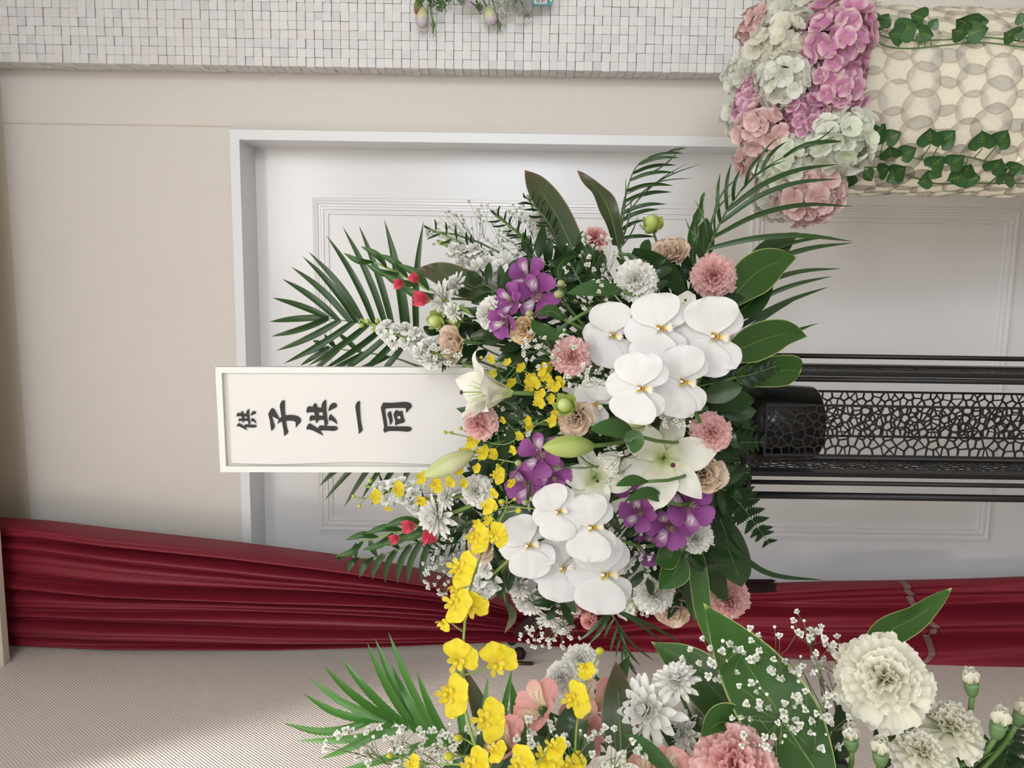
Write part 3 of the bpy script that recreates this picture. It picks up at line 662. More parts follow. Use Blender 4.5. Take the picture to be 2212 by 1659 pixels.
def m_lisianthus(seed,mt,n=17):
    r=random.Random(seed); b=MB()
    for k in range(n):
        f=k/(n-1); el=D(12+72*f**0.8); L=(1.0-0.38*f)*r.uniform(0.94,1.06)
        b2=MB().grid(petal_surf(L,ROSE,bend=0.75-0.3*f,curl=-0.9*(1-0.6*f),cup=0.35,rnd_=0.16,ser=0.02,sk=8,tipruf=r.uniform(0.03,0.06),ph=r.uniform(0,6),seed=seed*31+k),14,9)
        b.add(b2,PM(k*2.39996+r.uniform(-0.2,0.2),el,0.08*(1-f),-0.45+0.14*f,r.uniform(-0.25,0.25)))
    return b.mesh('bloom',mt)
def m_sepals(n=5,L=0.9):
    b=MB(); b.lathe([(0.06,-0.62),(0.14,-0.58),(0.16,-0.45)],10)
    for k in range(n): b.add(MB().grid(petal_surf(L,[(0,0.09),(0.4,0.07),(1,0.0)],bend=0.6),4,6),PM(k*2*PI/n,D(25),0.1,-0.5))
    return b.mesh('calyx',M_sep)
def m_mum(seed,n=74,dome=1.0,wd=0.10):
    r=random.Random(seed); b=MB()
    for k in range(n):
        f=k/(n-1); el=D(-8+ (88*f**1.1)*dome); L=(1.0-0.62*f)*r.uniform(0.92,1.06)
        pr=[(0,wd*0.5),(0.4,wd),(0.75,wd*1.2),(0.93,wd*1.0),(1,wd*0.35)]
        b.add(MB().grid(petal_surf(L,[(a,c/L) for a,c in pr],bend=0.15+0.55*f+r.uniform(-0.15,0.15),cup=0.55),4,6),PM(k*2.39996+r.uniform(-0.1,0.1),el,0.05*(1-f),-0.15+0.22*f,r.uniform(-0.2,0.2)))
    return b.mesh('bloom',M_mum)
def m_mumcalyx():
    b=MB(); b.lathe([(0.04,-0.36),(0.12,-0.33),(0.30,-0.24),(0.36,-0.14),(0.30,-0.10)],14)
    for k in range(14): b.add(MB().grid(petal_surf(0.26,[(0,0.25),(0.6,0.2),(1,0.0)]),3,3),PM(k*2*PI/14,D(20),0.28,-0.2))
    return b.mesh('calyx',M_sep)
TEP=[(0,0.06),(0.2,0.13),(0.45,0.21),(0.65,0.205),(0.85,0.11),(0.95,0.04),(1,0.0)]
TEPI=[(0,0.06),(0.2,0.17),(0.45,0.29),(0.65,0.27),(0.85,0.14),(0.95,0.05),(1,0.0)]
def m_lily(seed,reflex):
    r=random.Random(seed); j=lambda a:r.uniform(-a,a)
    o=[MB().grid(petal_surf(1.35,TEP,bend=-reflex*0.75+j(0.15),curl=-reflex*0.65+j(0.2),cup=0.22,ruf=0.022,rk=2.5,ph=j(3),fold=0.06),10,16).mesh('tepal',M_lily) for _ in range(2)]
    i=[MB().grid(petal_surf(1.35,TEPI,bend=-reflex*0.7+j(0.15),curl=-reflex*0.55+j(0.2),cup=0.20,ruf=0.035,rk=3,ph=j(3),fold=0.08),12,16).mesh('tepal',M_lily) for _ in range(2)]
    fs=[]
    b=MB()
    for k in range(6):
        a=k*PI/3+0.3; b.tube([(0,0,-0.45),(0.10*math.cos(a),0.10*math.sin(a),0.05),(0.26*math.cos(a),0.26*math.sin(a)-0.06,0.42)],[0.014,0.012,0.008],5)
    st=b.mesh('stamens',M_fil)
    b=MB(); b.tube([(0,0,-0.45),(0,-0.03,0.1),(0.02,-0.12,0.55),(0.03,-0.16,0.66)],[0.02,0.017,0.017,0.02],6); pi=b.mesh('pistil',M_fil)
    b=MB(); b.lathe([(0.01,-0.03),(0.045,-0.02),(0.055,0.0),(0.04,0.025),(0.01,0.03)],8,M=Matrix.Translation((0.03,-0.165,0.67))); sg=b.mesh('stigma',M_pol)
    return o,i,st,pi,sg
def m_alst(seed,pink):
    r=random.Random(seed); j=lambda a:r.uniform(-a,a)
    mo,mi_=(M_alk,M_alks) if pink else (M_alp,M_alps)
    OUT=[(0,0.05),(0.25,0.11),(0.5,0.28),(0.72,0.40),(0.9,0.33),(0.97,0.2),(1,0.05)]
    INN=[(0,0.05),(0.3,0.10),(0.6,0.20),(0.78,0.24),(0.92,0.15),(1,0.0)]
    o=[MB().grid(petal_surf(1.3,OUT,bend=-0.55+j(0.2),curl=-0.35+j(0.2),cup=0.25,ruf=0.02,ph=j(3),rnd_=-0.05),10,12).mesh('tepal',mo) for _ in range(2)]
    i=[MB().grid(petal_surf(1.35,INN,bend=-0.5+j(0.2),curl=-0.5+j(0.2),cup=0.3,ruf=0.015,ph=j(3)),8,12).mesh('tepal',(mi_,mo)[_]) for _ in range(2)]
    b=MB()
    for k in range(6):
        a=k*PI/3; b.tube([(0,0,-0.55),(0.06*math.cos(a),-0.04+0.06*math.sin(a),0.0),(0.13*math.cos(a),-0.16+0.1*math.sin(a),0.35)],[0.012,0.010,0.010],4)
        b.lathe([(0.008,-0.03),(0.02,0),(0.008,0.03)],5,M=Matrix.Translation((0.13*math.cos(a),-0.16+0.1*math.sin(a),0.36)))
    return o,i,b.mesh('stamens',M_fil)
def m_onc(seed):
    r=random.Random(seed); j=lambda a:r.uniform(-a,a)
    b=MB()
    LOB=[(0,0.10),(0.2,0.30),(0.5,0.56),(0.8,0.58),(0.95,0.42),(1,0.26)]
    for s in (-1,1): b.add(MB().grid(petal_surf(0.98,LOB,bend=-0.3+j(0.3),curl=0.3,cup=0.1,ruf=0.05,rk=2,ph=j(3),rnd_=0.12,tipruf=0.035,sk=5),10,9),PM(PI+s*D(33),D(12)+j(0.15),0.06,0,s*0.1))
    lip=b.mesh('bloom',M_onc)
    b=MB()
    for a in (0,72,-72,138,-138): b.add(MB().grid(petal_surf(0.48 if a else 0.52,[(0,0.12),(0.4,0.2),(0.75,0.24),(1,0.0)],bend=0.4+j(0.4),ruf=0.05,ph=j(3)),5,6),PM(D(a)+j(0.1),D(18)+j(0.15),0.02,-0.03))
    sep=b.mesh('sepals',M_onc2)
    b=MB(); b.lathe([(0.05,-0.05),(0.12,0.0),(0.14,0.06),(0.09,0.12),(0.03,0.16)],8)
    for s in (-1,1): b.add(MB().grid(petal_surf(0.26,[(0,0.25),(0.6,0.42),(1,0.1)],bend=0.5),4,4),PM(s*D(100),D(25),0.08,0.04))
    cr=b.mesh('crest',M_onc)
    return lip,sep,cr
def m_bud(kind):
    b=MB()
    if kind=='lime':
        b.lathe([(0.10,-1.0),(0.30,-0.9),(0.62,-0.45),(0.72,0.0),(0.62,0.5),(0.42,0.85),(0.12,1.0)],14)
        for k in range(6): b.add(MB().grid(petal_surf(1.7,[(0,0.16),(0.4,0.34),(0.75,0.30),(1,0.04)],bend=1.1,cup=0.25,ruf=0.03,ph=k),6,9),PM(k*PI/3,D(28),0.30,-0.85,0.35))
    elif kind=='onc':
        b.lathe([(0.06,-1.0),(0.45,-0.7),(0.7,-0.1),(0.6,0.5),(0.25,0.95),(0.03,1.05)],10)
    elif kind=='gyp':
        b.lathe([(0.1,-1.0),(0.7,-0.5),(0.9,0.2),(0.4,0.9),(0.1,1.0)],6)
    return b
def m_gyp(seed):
    r=random.Random(seed); b=MB()
    for k in range(13):
        f=k/12; b.add(MB().grid(petal_surf(1.0-0.35*f,[(0,0.12),(0.5,0.34),(0.9,0.34),(1,0.18)],bend=0.5,ruf=0.06,ph=r.uniform(0,6)),3,3),PM(k*2.4+r.uniform(-0.2,0.2),D(8+70*f),0,-0.1+0.2*f,r.uniform(-0.4,0.4)))
    b.lathe([(0.10,-0.75),(0.24,-0.55),(0.30,-0.12),(0.1,-0.05)],6)
    return b.mesh('blossom',M_gyp)
def m_stock(seed):
    r=random.Random(seed); b=MB()
    for k in range(11):
        f=k/10; b.add(MB().grid(petal_surf(1.0-0.3*f,[(0,0.10),(0.4,0.30),(0.8,0.52),(0.96,0.40),(1,0.2)],bend=-0.2+0.6*f,ruf=0.07,rk=1.5,ph=r.uniform(0,6),cup=r.uniform(-0.2,0.4)),7,6),PM(k*2.4+r.uniform(-0.3,0.3),D(0+75*f),0,-0.1+0.15*f,r.uniform(-0.5,0.5)))
    return b.mesh('floret',M_stock)
# ------------------------------------------------------------------ placing
UPW=Vector((0,0,1))
def Yd(x,y):            # front surface of the main arrangement
    return 0.965+0.25*((x-1340)/600)**2+0.25*((y-880)/420)**2
def place(x,y,rpx,face=(0,0),roll=0.0,off=0.0,Y=None):
    """loc on the picture ray at depth Y; faces the viewer tilted by face=(picture right, picture down)"""
    Yv=(Yd(x,y) if Y is None else Y)+off
    loc=P(x,y,Yv); r=S(rpx,x,y,Yv)
    z=(-ray(x,y).normalized()+IR*face[0]+ID*face[1]).normalized()
    up=UPW-z*UPW.dot(z)
    if up.length<0.1: up=IU-z*IU.dot(z)
    up.normalize(); xx=up.cross(z)
    M_=Matrix(((xx.x,up.x,z.x,0),(xx.y,up.y,z.y,0),(xx.z,up.z,z.z,0),(0,0,0,1)))
    return Matrix.Translation(loc)@M_@Matrix.Rotation(-roll,4,'Z')@Matrix.Scale(r,4)
ANCH=Vector((fc.x,fc.y-0.02,FZ1-0.03))
arr=random.Random(21)
FGA=Vector((-0.56,0.62,1.17))       # foam of the neighbouring arrangement, left of the picture
def anchor(fg=False):
    A=FGA if fg else ANCH
    return A+Vector((arr.uniform(-0.07,0.07),arr.uniform(-0.05,0.05),arr.uniform(-0.02,0.03)))
def bez(p0,p1,p2,p3,n=12): return [p0*(1-t)**3+p1*3*t*(1-t)**2+p2*3*t*t*(1-t)+p3*t**3 for t in [k/n for k in range(n+1)]]
def stem(root,p0,d,fg=False,r=0.0022,mt=None,n=12,name='stem',A=None):
    a=A or anchor(fg); L=(a-p0).length
    back=Vector((0,0.05,-0.03))
    pts=bez(p0,p0+d*L*0.28+back*0.3,p0+(a-p0)*0.65+back,a,n)
    wpart(name, MB().tube(pts,r,6).mesh(name,mt or M_grn), root); return pts
def zax(M_): return Vector((M_[0][2],M_[1][2],M_[2][2])).normalized()
def flower(name,label,cat,M_,parts,base=-1.0,fg=False,group=None,sr=0.0022,mt=None):
    root=thing(name,label,cat,M_,group)
    for nm,me in parts: ob(nm,me,root)
    z=zax(M_); r=M_.to_scale()[0]
    stem(root,M_.translation+z*(base*r),-z,fg,sr,mt)
    return root
cseed=[0]
def carnation(x,y,d,label,kind='pink',face=(0,0),off=0.0,Y=None,fg=False,roll=0.0,group=None):
    cseed[0]+=1; sd=cseed[0]%4
    mt={'pink':M_carp,'white':M_carw,'cream':M_carc,'salmon':M_cars}[kind]
    big=d>=180
    me=cached(('carn',kind,sd,big),lambda:m_bigcarn(sd+3,mt) if big else m_carnation(sd+3,mt)); cal=cached('calyx',m_calyx)
    return flower('carnation',label,'carnation',place(x,y,d/2,face,roll+cseed[0]*0.9,off,Y),[('bloom',me),('calyx',cal)],-0.98,fg,group)
def lisi(x,y,d,label,kind='peach',face=(0,0),off=0.0,fg=False,Y=None):
    cseed[0]+=1; sd=cseed[0]%3
    mt={'peach':M_lis,'beige':M_lisb,'yellow':M_lisy}[kind]
    me=cached(('lisi',kind,sd),lambda:m_lisianthus(sd+5,mt)); s_=cached('sepals',m_sepals)
    return flower('lisianthus',label,'flower',place(x,y,d/2*1.12,face,cseed[0]*1.3,off,Y),[('bloom',me),('calyx',s_)],-0.6,fg)
def mum(x,y,d,label,face=(0,0),off=0.0,fg=False,Y=None,dome=1.0,roll=0):
    cseed[0]+=1; sd=cseed[0]%3
    me=cached(('mum',sd,dome),lambda:m_mum(sd+2,dome=dome)); s_=cached('mumcal',m_mumcalyx)
    return flower('chrysanthemum',label,'flower',place(x,y,d/2,face,cseed[0],off,Y),[('bloom',me),('calyx',s_)],-0.34,fg,sr=0.0018)
def lily(x,y,d,label,face=(0,0),off=0.0,roll=0.0,reflex=1.0,el=62,fg=False,Y=None,seed=0):
    o,i,st_,pi_,sg=cached(('lily',seed,reflex),lambda:m_lily(seed+1,reflex))
    M_=place(x,y,d/2,face,roll,off,Y); root=thing('lily',label,'lily',M_)
    r=random.Random(seed+40)
    for k in range(3):
        ob('tepal',o[k%2],root,PM(D(120*k+60)+r.uniform(-0.12,0.12),D(el)+r.uniform(-0.12,0.12),0.06,-0.62))
        ob('tepal',i[k%2],root,PM(D(120*k)+r.uniform(-0.12,0.12),D(el+4)+r.uniform(-0.12,0.12),0.04,-0.58))
    ob('stamens',st_,root); p_=ob('pistil',pi_,root); ob('stigma',sg,p_)
    z=zax(M_); rr=M_.to_scale()[0]; stem(root,M_.translation-z*0.6*rr,-z,fg,0.0032)
    return root
def alst(x,y,d,label,face=(0,0),off=0.0,roll=0.0,pink=False,fg=False,Y=None,el=52):
    cseed[0]+=1; sd=cseed[0]%3
    o,i,st_=cached(('alst',sd,pink),lambda:m_alst(sd+1,pink))
    M_=place(x,y,d/2*1.12,face,roll,off,Y); root=thing('alstroemeria',label,'flower',M_); r=random.Random(cseed[0])
    for k in range(3):
        ob('tepal',o[k%2],root,PM(D(120*k)+r.uniform(-0.1,0.1),D(el)+r.uniform(-0.15,0.15),0.04,-0.6))
    for k in range(3):
        ob('tepal',i[0 if k else 1],root,PM(D(120*k+180)+r.uniform(-0.1,0.1),D(el+4)+r.uniform(-0.12,0.12),0.03,-0.56))
    ob('stamens',st_,root)
    z=zax(M_); rr=M_.to_scale()[0]
    stem(root,M_.translation-z*0.6*rr,-z,fg,0.0016)
    return root
def limebud(x,y,d,label,face=(0,0),off=0.0,fg=False,Y=None,mt=None,name='lisianthus_bud'):
    me=cached(('lime',(mt or M_budg).name),lambda:m_bud('lime').mesh('bud',mt or M_budg)); s_=cached('sepals',m_sepals)
    M_=place(x,y,d/2,face,arr.uniform(0,6),off,Y)
    return flower(name,label,'flower bud',M_,[('bud',me),('calyx',s_)],-0.98,fg,sr=0.0018)
def catmull(pts,n):
    pts=[Vector(p) for p in pts]; out=[]
    Q=[pts[0]*2-pts[1]]+pts+[pts[-1]*2-pts[-2]]
    for i in range(1,len(Q)-2):
        for k in range(n):
            t=k/n; a,b_,c,d=Q[i-1],Q[i],Q[i+1],Q[i+2]
            out.append(0.5*((2*b_)+(c-a)*t+(2*a-5*b_+4*c-d)*t*t+(3*b_-a-3*c+d)*t**3))
    out.append(pts[-1]); return out
LANCE=[(0,0.18),(0.12,0.5),(0.35,0.95),(0.5,1.0),(0.7,0.82),(0.88,0.4),(0.96,0.14),(1,0.0)]
BROAD=[(0,0.14),(0.12,0.55),(0.32,0.97),(0.48,1.0),(0.64,0.85),(0.78,0.58),(0.88,0.32),(0.95,0.12),(1,0.0)]
STRAP=[(0,0.7),(0.15,0.95),(0.5,1.0),(0.75,0.72),(0.9,0.34),(1,0.0)]
ELL=[(0,0.1),(0.12,0.55),(0.35,0.95),(0.55,1.0),(0.8,0.7),(0.93,0.35),(1,0.0)]
def ribbon(pts,hw,pr=LANCE,roll=0.0,fold=0.12,wave=0.0,wk=3.0,nu=6,n=7,nrm=None,twist=0.0):
    cp=catmull(pts,n); N=len(cp)-1; w=prof_fn(pr); b=MB()
    fr_=[]
    for k,p in enumerate(cp):
        t=(cp[min(k+1,N)]-cp[max(k-1,0)]).normalized()
        nv=(EYE-p).normalized() if nrm is None else nrm
        nv=nv-t*nv.dot(t)
        nv=nv.normalized() if nv.length>1e-5 else t.orthogonal().normalized()
        nv=Matrix.Rotation(roll+twist*k/N,3,t)@nv
        fr_.append((p,t.cross(nv).normalized(),nv))
    def fn(u,v):
        p,s_,nv=fr_[min(int(round(v*N)),N)]; t=2*u-1; ww=hw*w(v)
        return p+s_*(t*ww)+nv*(-fold*ww*(1-abs(t))+fold*ww*0.5+wave*hw*abs(t)*math.sin(wk*2*PI*v+(2.0 if t>0 else 0)))
    b.grid(fn,nu,N); return b
def px3(pts,Y0,Y1=None):
    out=[]
    for k,q in enumerate(pts):
        if len(q)==3: out.append(P(*q))
        else:
            f=k/(len(pts)-1); out.append(P(q[0],q[1],Y0+((Y1 if Y1 is not None else Y0)-Y0)*f))
    return out
def leaf(pts,wpx,label,mt=None,pr=LANCE,Y0=1.1,Y1=None,roll=0.0,fold=0.14,wave=0.0,wk=3,fg=False,name='broad_leaf',cat='leaf',pet=True,twist=0.0,group=None):
    if not fg and len(pts[0])==2:          # depth is given relative to the dome of flowers
        yb=Yd(pts[0][0],pts[0][1])+(Y0-1.04); Y1=yb+((Y1 if Y1 is not None else Y0)-Y0); Y0=yb
    w3=px3(pts,Y0,Y1); hw=S(wpx/2,pts[0][0],pts[0][1],Y0)
    root=thing(name,label,cat,Matrix.Translation(w3[0]),group)
    wpart('blade',ribbon(w3,hw,pr,roll,fold,wave,wk,twist=twist).mesh('blade',mt or M_leaf),root)
    cp=catmull(w3,5)
    wpart('midrib',MB().tube([p+(EYE-p).normalized()*-0.0022 for p in cp[:-1]],[0.0014*(1-0.8*k/len(cp)) for k in range(len(cp)-1)],5).mesh('midrib',M_grn),root)
    if pet: stem(root,w3[0],(w3[0]-w3[1]).normalized(),fg,0.0024,None,10,'petiole')
    return root
def frond(rach,leaves,wpx,label,Y0=1.2,Y1=None,mt=None,fg=False,droop=0.0,group=None,rr=0.0022):
    """rach: picture points base to tip; leaves: (t on rachis, tip x, tip y[, bow px]); each leaflet its own part"""
    mt=mt or M_palm
    w3=px3(rach,Y0,Y1); cp=catmull(w3,10); root=thing('palm_frond',label,'palm frond',Matrix.Translation(w3[0]),group)
    wpart('rachis',MB().tube(cp,[rr*(1-0.75*k/len(cp)) for k in range(len(cp))],6).mesh('rachis',M_grn),root)
    px=catmull([Vector((q[0],q[1],0)) for q in rach],10)
    lr=random.Random(len(leaves)*7+int(rach[0][0]))
    for q in leaves:
        t,tx_,ty_=q[0],q[1],q[2]; bow=q[3] if len(q)>3 else 0.0; ww=q[4] if len(q)>4 else wpx
        i=min(int(t*(len(cp)-1)),len(cp)-1); b0=cp[i]; bx,by=px[i].x,px[i].y
        Yb=b0.y; Yt=Yb+lr.uniform(-0.02,0.04)+droop
        dx,dy=tx_-bx,ty_-by; L=math.hypot(dx,dy) or 1; nx_,ny_=-dy/L,dx/L
        pts=[b0]+[P(bx+dx*f+nx_*bow*4*f*(1-f),by+dy*f+ny_*bow*4*f*(1-f),Yb+(Yt-Yb)*f-0.012*math.sin(PI*f)) for f in (0.33,0.66)]+[P(tx_,ty_,Yt)]
        wpart('leaflet',ribbon(pts,S(ww/2,bx,by,Yb),STRAP if L>60 else LANCE,lr.uniform(-0.4,0.4),0.25,nu=4,n=4).mesh('leaflet',mt),root)
    stem(root,w3[0],(w3[0]-w3[1]).normalized(),fg,rr,None,8,'stalk')
    return root
def gyps(cx,cy,rx,ry,n,label,off=0.0,fg=False,Y=None,bpx=5.5,seed=0,base=None,depth=0.05,ndot=None):
    """cloud of tiny blossoms on a forked stem; centre and extents in picture pixels"""
    r=random.Random(seed+100); Yv=(Yd(cx,cy) if Y is None else Y)+off
    root=thing('gypsophila_spray',label,'flower spray',Matrix.Translation(P(cx,cy,Yv)),'baby\'s breath sprays')
    root.pop('group') if 'group' in root else None
    A=anchor(fg); bx,by=base if base else (cx+(1540-cx)*0.35,cy+(905-cy)*0.35)
    b0=P(bx,by,Yv+0.05); tw=MB()
    tw.tube(bez(A,A+(b0-A)*0.4+Vector((0,0.02,0)),b0+(A-b0)*0.2,b0,6),0.0010,5)
    ms=[cached(('gyp',k),lambda k=k:m_gyp(k)) for k in range(3)]
    bd=cached('gypbud',lambda:m_bud('gyp').mesh('bud',M_gyp))
    nb=max(4,n//5); forks=[]
    for k in range(nb):
        a=r.uniform(0,2*PI); q=math.sqrt(r.random())*0.75
        fp=P(cx+rx*q*math.cos(a)*0.8+(bx-cx)*0.25,cy+ry*q*math.sin(a)*0.8+(by-cy)*0.25,Yv+r.uniform(-depth*0.3,depth))
        mid_=(b0+fp)/2+Vector((r.uniform(-1,1),r.uniform(-1,1),r.uniform(-1,1)))*0.008
        tw.tube(bez(b0,mid_,mid_,fp,5),0.0005,4); forks.append(fp)
    for k in range(n):
        a=r.uniform(0,2*PI); q=math.sqrt(r.random())
        p=P(cx+rx*q*math.cos(a),cy+ry*q*math.sin(a),Yv+r.uniform(-depth,depth*0.6))
        f=min(forks,key=lambda f_:(f_-p).length); m_=(f+p)/2+Vector((r.uniform(-1,1),r.uniform(-1,1),r.uniform(-1,1)))*0.003
        tw.tube([f,m_,p],0.00028,3)
        z=((p-f).normalized()*0.9+(EYE-p).normalized()*0.7).normalized()
        up=UPW-z*UPW.dot(z); up.normalize(); xx=up.cross(z)
        s_=S(bpx*r.uniform(0.75,1.15),cx,cy,Yv); isb=r.random()<0.18
        if isb: s_*=0.45
        R_=Matrix(((xx.x,up.x,z.x,0),(xx.y,up.y,z.y,0),(xx.z,up.z,z.z,0),(0,0,0,1)))
        ob('bud' if isb else 'blossom',bd if isb else ms[k%3],root,root.matrix_basis.inverted()@Matrix.Translation(p)@R_@Matrix.Rotation(r.uniform(0,6),4,'Z')@Matrix.Scale(s_,4))
    wpart('twigs',tw.mesh('twigs',M_grt),root)
    return root
def stockspike(pts,n,label,fpx=24,Y0=1.15,Y1=1.15,seed=0,budn=4,wpx=34):
    r=random.Random(seed+60); w3=px3(pts,Y0,Y1); cp=catmull(w3,10); px=catmull([Vector((q[0],q[1],0)) for q in pts],10)
    root=thing('stock_stem',label,'flower spike',Matrix.Translation(w3[0]))
    wpart('stem',MB().tube(cp,0.0026,6).mesh('stem',M_grl),root)
    ms=[cached(('stock',k),lambda k=k:m_stock(k)) for k in range(3)]; bd=cached('budg',lambda:m_bud('onc').mesh('bud',M_budg))
    for k in range(n+budn):
        f=(k+0.5)/(n+budn); isb=k>=n
        q=px[int(f*(len(px)-1))]; wv=wpx*(1-0.55*f); s=1 if k%2 else -1
        tx=(px[-1]-px[0]).normalized()
        x=q.x-tx.y*s*wv*r.uniform(0.15,0.75)+r.uniform(-5,5); y=q.y+tx.x*s*wv*r.uniform(0.15,0.75)+r.uniform(-5,5)
        Yv=Y0+(Y1-Y0)*f-r.uniform(0.0,0.03)
        M_=place(x,y,(fpx*(1-0.3*f)) if not isb else 8,(tx.x*0.6-tx.y*s*0.6,tx.y*0.6+tx.x*s*0.6),r.uniform(0,6),0,Yv)
        ob('bud' if isb else 'floret',bd if isb else ms[k%3],root,root.matrix_basis.inverted()@M_)
    stem(root,w3[0],(w3[0]-w3[1]).normalized(),False,0.0026,M_grl)
    return root
def oncidium(path,blooms,label,buds=(),Y0=1.0,Y1=None,fg=False,rpx=20,sr=0.0011,A=None,mt=None):
    """path: picture points base to tip; blooms: (x,y[,r[,fx,fy[,roll]]])"""
    w3=px3(path,Y0,Y1); cp=catmull(w3,12); px=catmull([Vector((q[0],q[1],0)) for q in path],12)
    root=thing('oncidium_spray',label,'orchid spray',Matrix.Translation(w3[0]))
    tb_=MB(); tb_.tube(cp,[sr*(1-0.5*k/len(cp)) for k in range(len(cp))],6)
    r=random.Random(int(path[0][0])+len(blooms)); ms=[cached(('onc',k),lambda k=k:m_onc(k)) for k in range(3)]
    bd=cached('oncbud',lambda:m_bud('onc').mesh('bud',petal('oncidium_bud',[(0,(0.40,0.46,0.05)),(1,(0.62,0.58,0.05))],transl=0.15)))
    for k,q in enumerate(list(blooms)+list(buds)):
        isb=k>=len(blooms); x,y=q[0],q[1]; rr=q[2] if len(q)>2 else (rpx if not isb else rpx*0.3)
        i=min(range(len(px)),key=lambda i:(px[i].x-x)**2+(px[i].y-y)**2); i=max(i-3,0)
        Yv=cp[i].y-0.008+r.uniform(-0.012,0.008); fx,fy=(q[3],q[4]) if len(q)>4 else (r.uniform(-0.5,0.4),r.uniform(-0.45,0.45))
        roll=q[5] if len(q)>5 else r.uniform(-0.9,0.9)
        M_=place(x,y,rr,(fx,fy),roll,0,Yv)
        p=M_.translation; tb_.tube(bez(cp[i],cp[i]+(p-cp[i])*0.4,p-zax(M_)*0.010,p,5),sr*0.5,4)
        if isb: ob('bud',bd,root,root.matrix_basis.inverted()@M_)
        else:
            lip,sep,cr=ms[k%3]; c=ob('bloom',lip,root,root.matrix_basis.inverted()@M_); ob('sepals',sep,c); ob('crest',cr,c)
    wpart('flower_stem',tb_.mesh('flower_stem',mt or M_grl),root)
    stem(root,w3[0],(w3[0]-w3[1]).normalized(),fg,sr,None,10,'stalk',A)
    return root
def gladiolus(pts,label,florets,Y0=1.15,Y1=1.2,wpx=20,bracts=7):
    w3=px3(pts,Y0,Y1); cp=catmull(w3,10); px=catmull([Vector((q[0],q[1],0)) for q in pts],10)
    root=thing('gladiolus_spike',label,'flower spike',Matrix.Translation(w3[0]))
    wpart('stem',MB().tube(cp,[0.0035*(1-0.6*k/len(cp)) for k in range(len(cp))],6).mesh('stem',M_grl),root)
    tx=(px[-1]-px[0]).normalized()
    for k in range(bracts):
        f=0.12+0.86*k/(bracts-1); s=1 if k%2 else -1; q=px[int(f*(len(px)-1))]; p=cp[int(f*(len(cp)-1))]; L=98-30*f
        tip=P(q.x+tx.x*L-tx.y*s*L*0.20,q.y+tx.y*L+tx.x*s*L*0.20,p.y-0.015); md=P(q.x+tx.x*L*0.45-tx.y*s*L*0.20,q.y+tx.y*L*0.45+tx.x*s*L*0.20,p.y-0.02)
        wpart('bract',ribbon([p,md,tip],S(wpx/2*(1-0.35*f),q.x,q.y,p.y),LANCE,0.0,0.5,nu=4).mesh('bract',M_alleaf),root)
    for (x,y,dx,dy,L) in florets:
        Yv=Y0-0.02; a=math.hypot(dx,dy); dx/=a; dy/=a
        b=MB()
        for m in range(4):
            o_=(m-1.5)*0.24
            ex_,ey_=dx-dy*o_,dy+dx*o_
            b.add(ribbon([P(x,y,Yv),P(x+ex_*L*0.5,y+ey_*L*0.5,Yv-0.012),P(x+ex_*L,y+ey_*L,Yv-0.006)],S(L*0.20,x,y,Yv),ELL,o_,0.5,wave=0.2,nu=4,n=4))
        wpart('floret',b.mesh('floret',M_glad),root)
    stem(root,w3[0],(w3[0]-w3[1]).normalized(),False,0.0032,M_grl); return root
def m_pinna():
    b=MB(); w=prof_fn([(0,0.12),(0.15,0.27),(0.5,0.21),(0.85,0.09),(1,0.0)])
    def fn(u,v):
        t=2*u-1; ww=w(v)*(1+0.28*(1 if int(v*14)%2 else -1)*(1 if v<0.93 else 0))
        return Vector((t*ww,v,0.05*math.sin(v*3)-0.04*abs(t)))
    b.grid(fn,4,14); return b.mesh('pinna',M_fern)
def fern(pts,n,lpx,label,Y0=1.1,Y1=1.1,fg=False,group=None):
    w3=px3(pts,Y0,Y1); cp=catmull(w3,12); me=cached('pinna',m_pinna)
    root=thing('fern_frond',label,'fern',Matrix.Translation(w3[0]),group)
    wpart('rachis',MB().tube(cp,[0.0013*(1-0.6*k/len(cp)) for k in range(len(cp))],5).mesh('rachis',M_grn),root)
    px=catmull([Vector((q[0],q[1],0)) for q in pts],12); fr2=random.Random(n+int(pts[0][0]))
    for k in range(n):
        f=0.10+0.88*k/(n-1); i=int(f*(len(cp)-1)); p=cp[i]; t=(cp[min(i+1,len(cp)-1)]-cp[max(i-1,0)]).normalized()
        nv=(EYE-p).normalized(); nv=(nv-t*nv.dot(t)).normalized(); sd=t.cross(nv)
        L=S(lpx*1.25*(1-0.72*f**1.4)*(0.75+0.25*min(1,f/0.2)),px[i].x,px[i].y,p.y)
        for s in (-1,1):
            d=(sd*s*0.86+t*0.5).normalized(); d=(d+nv*fr2.uniform(-0.3,0.12)).normalized(); xx=d.cross(nv).normalized(); zz=xx.cross(d)
            R_=Matrix(((xx.x,d.x,zz.x,0),(xx.y,d.y,zz.y,0),(xx.z,d.z,zz.z,0),(0,0,0,1)))
            ob('pinna',me,root,root.matrix_basis.inverted()@Matrix.Translation(p)@R_@Matrix.Scale(L,4))
    stem(root,w3[0],(w3[0]-w3[1]).normalized(),fg,0.0014,None,8,'stalk'); return root
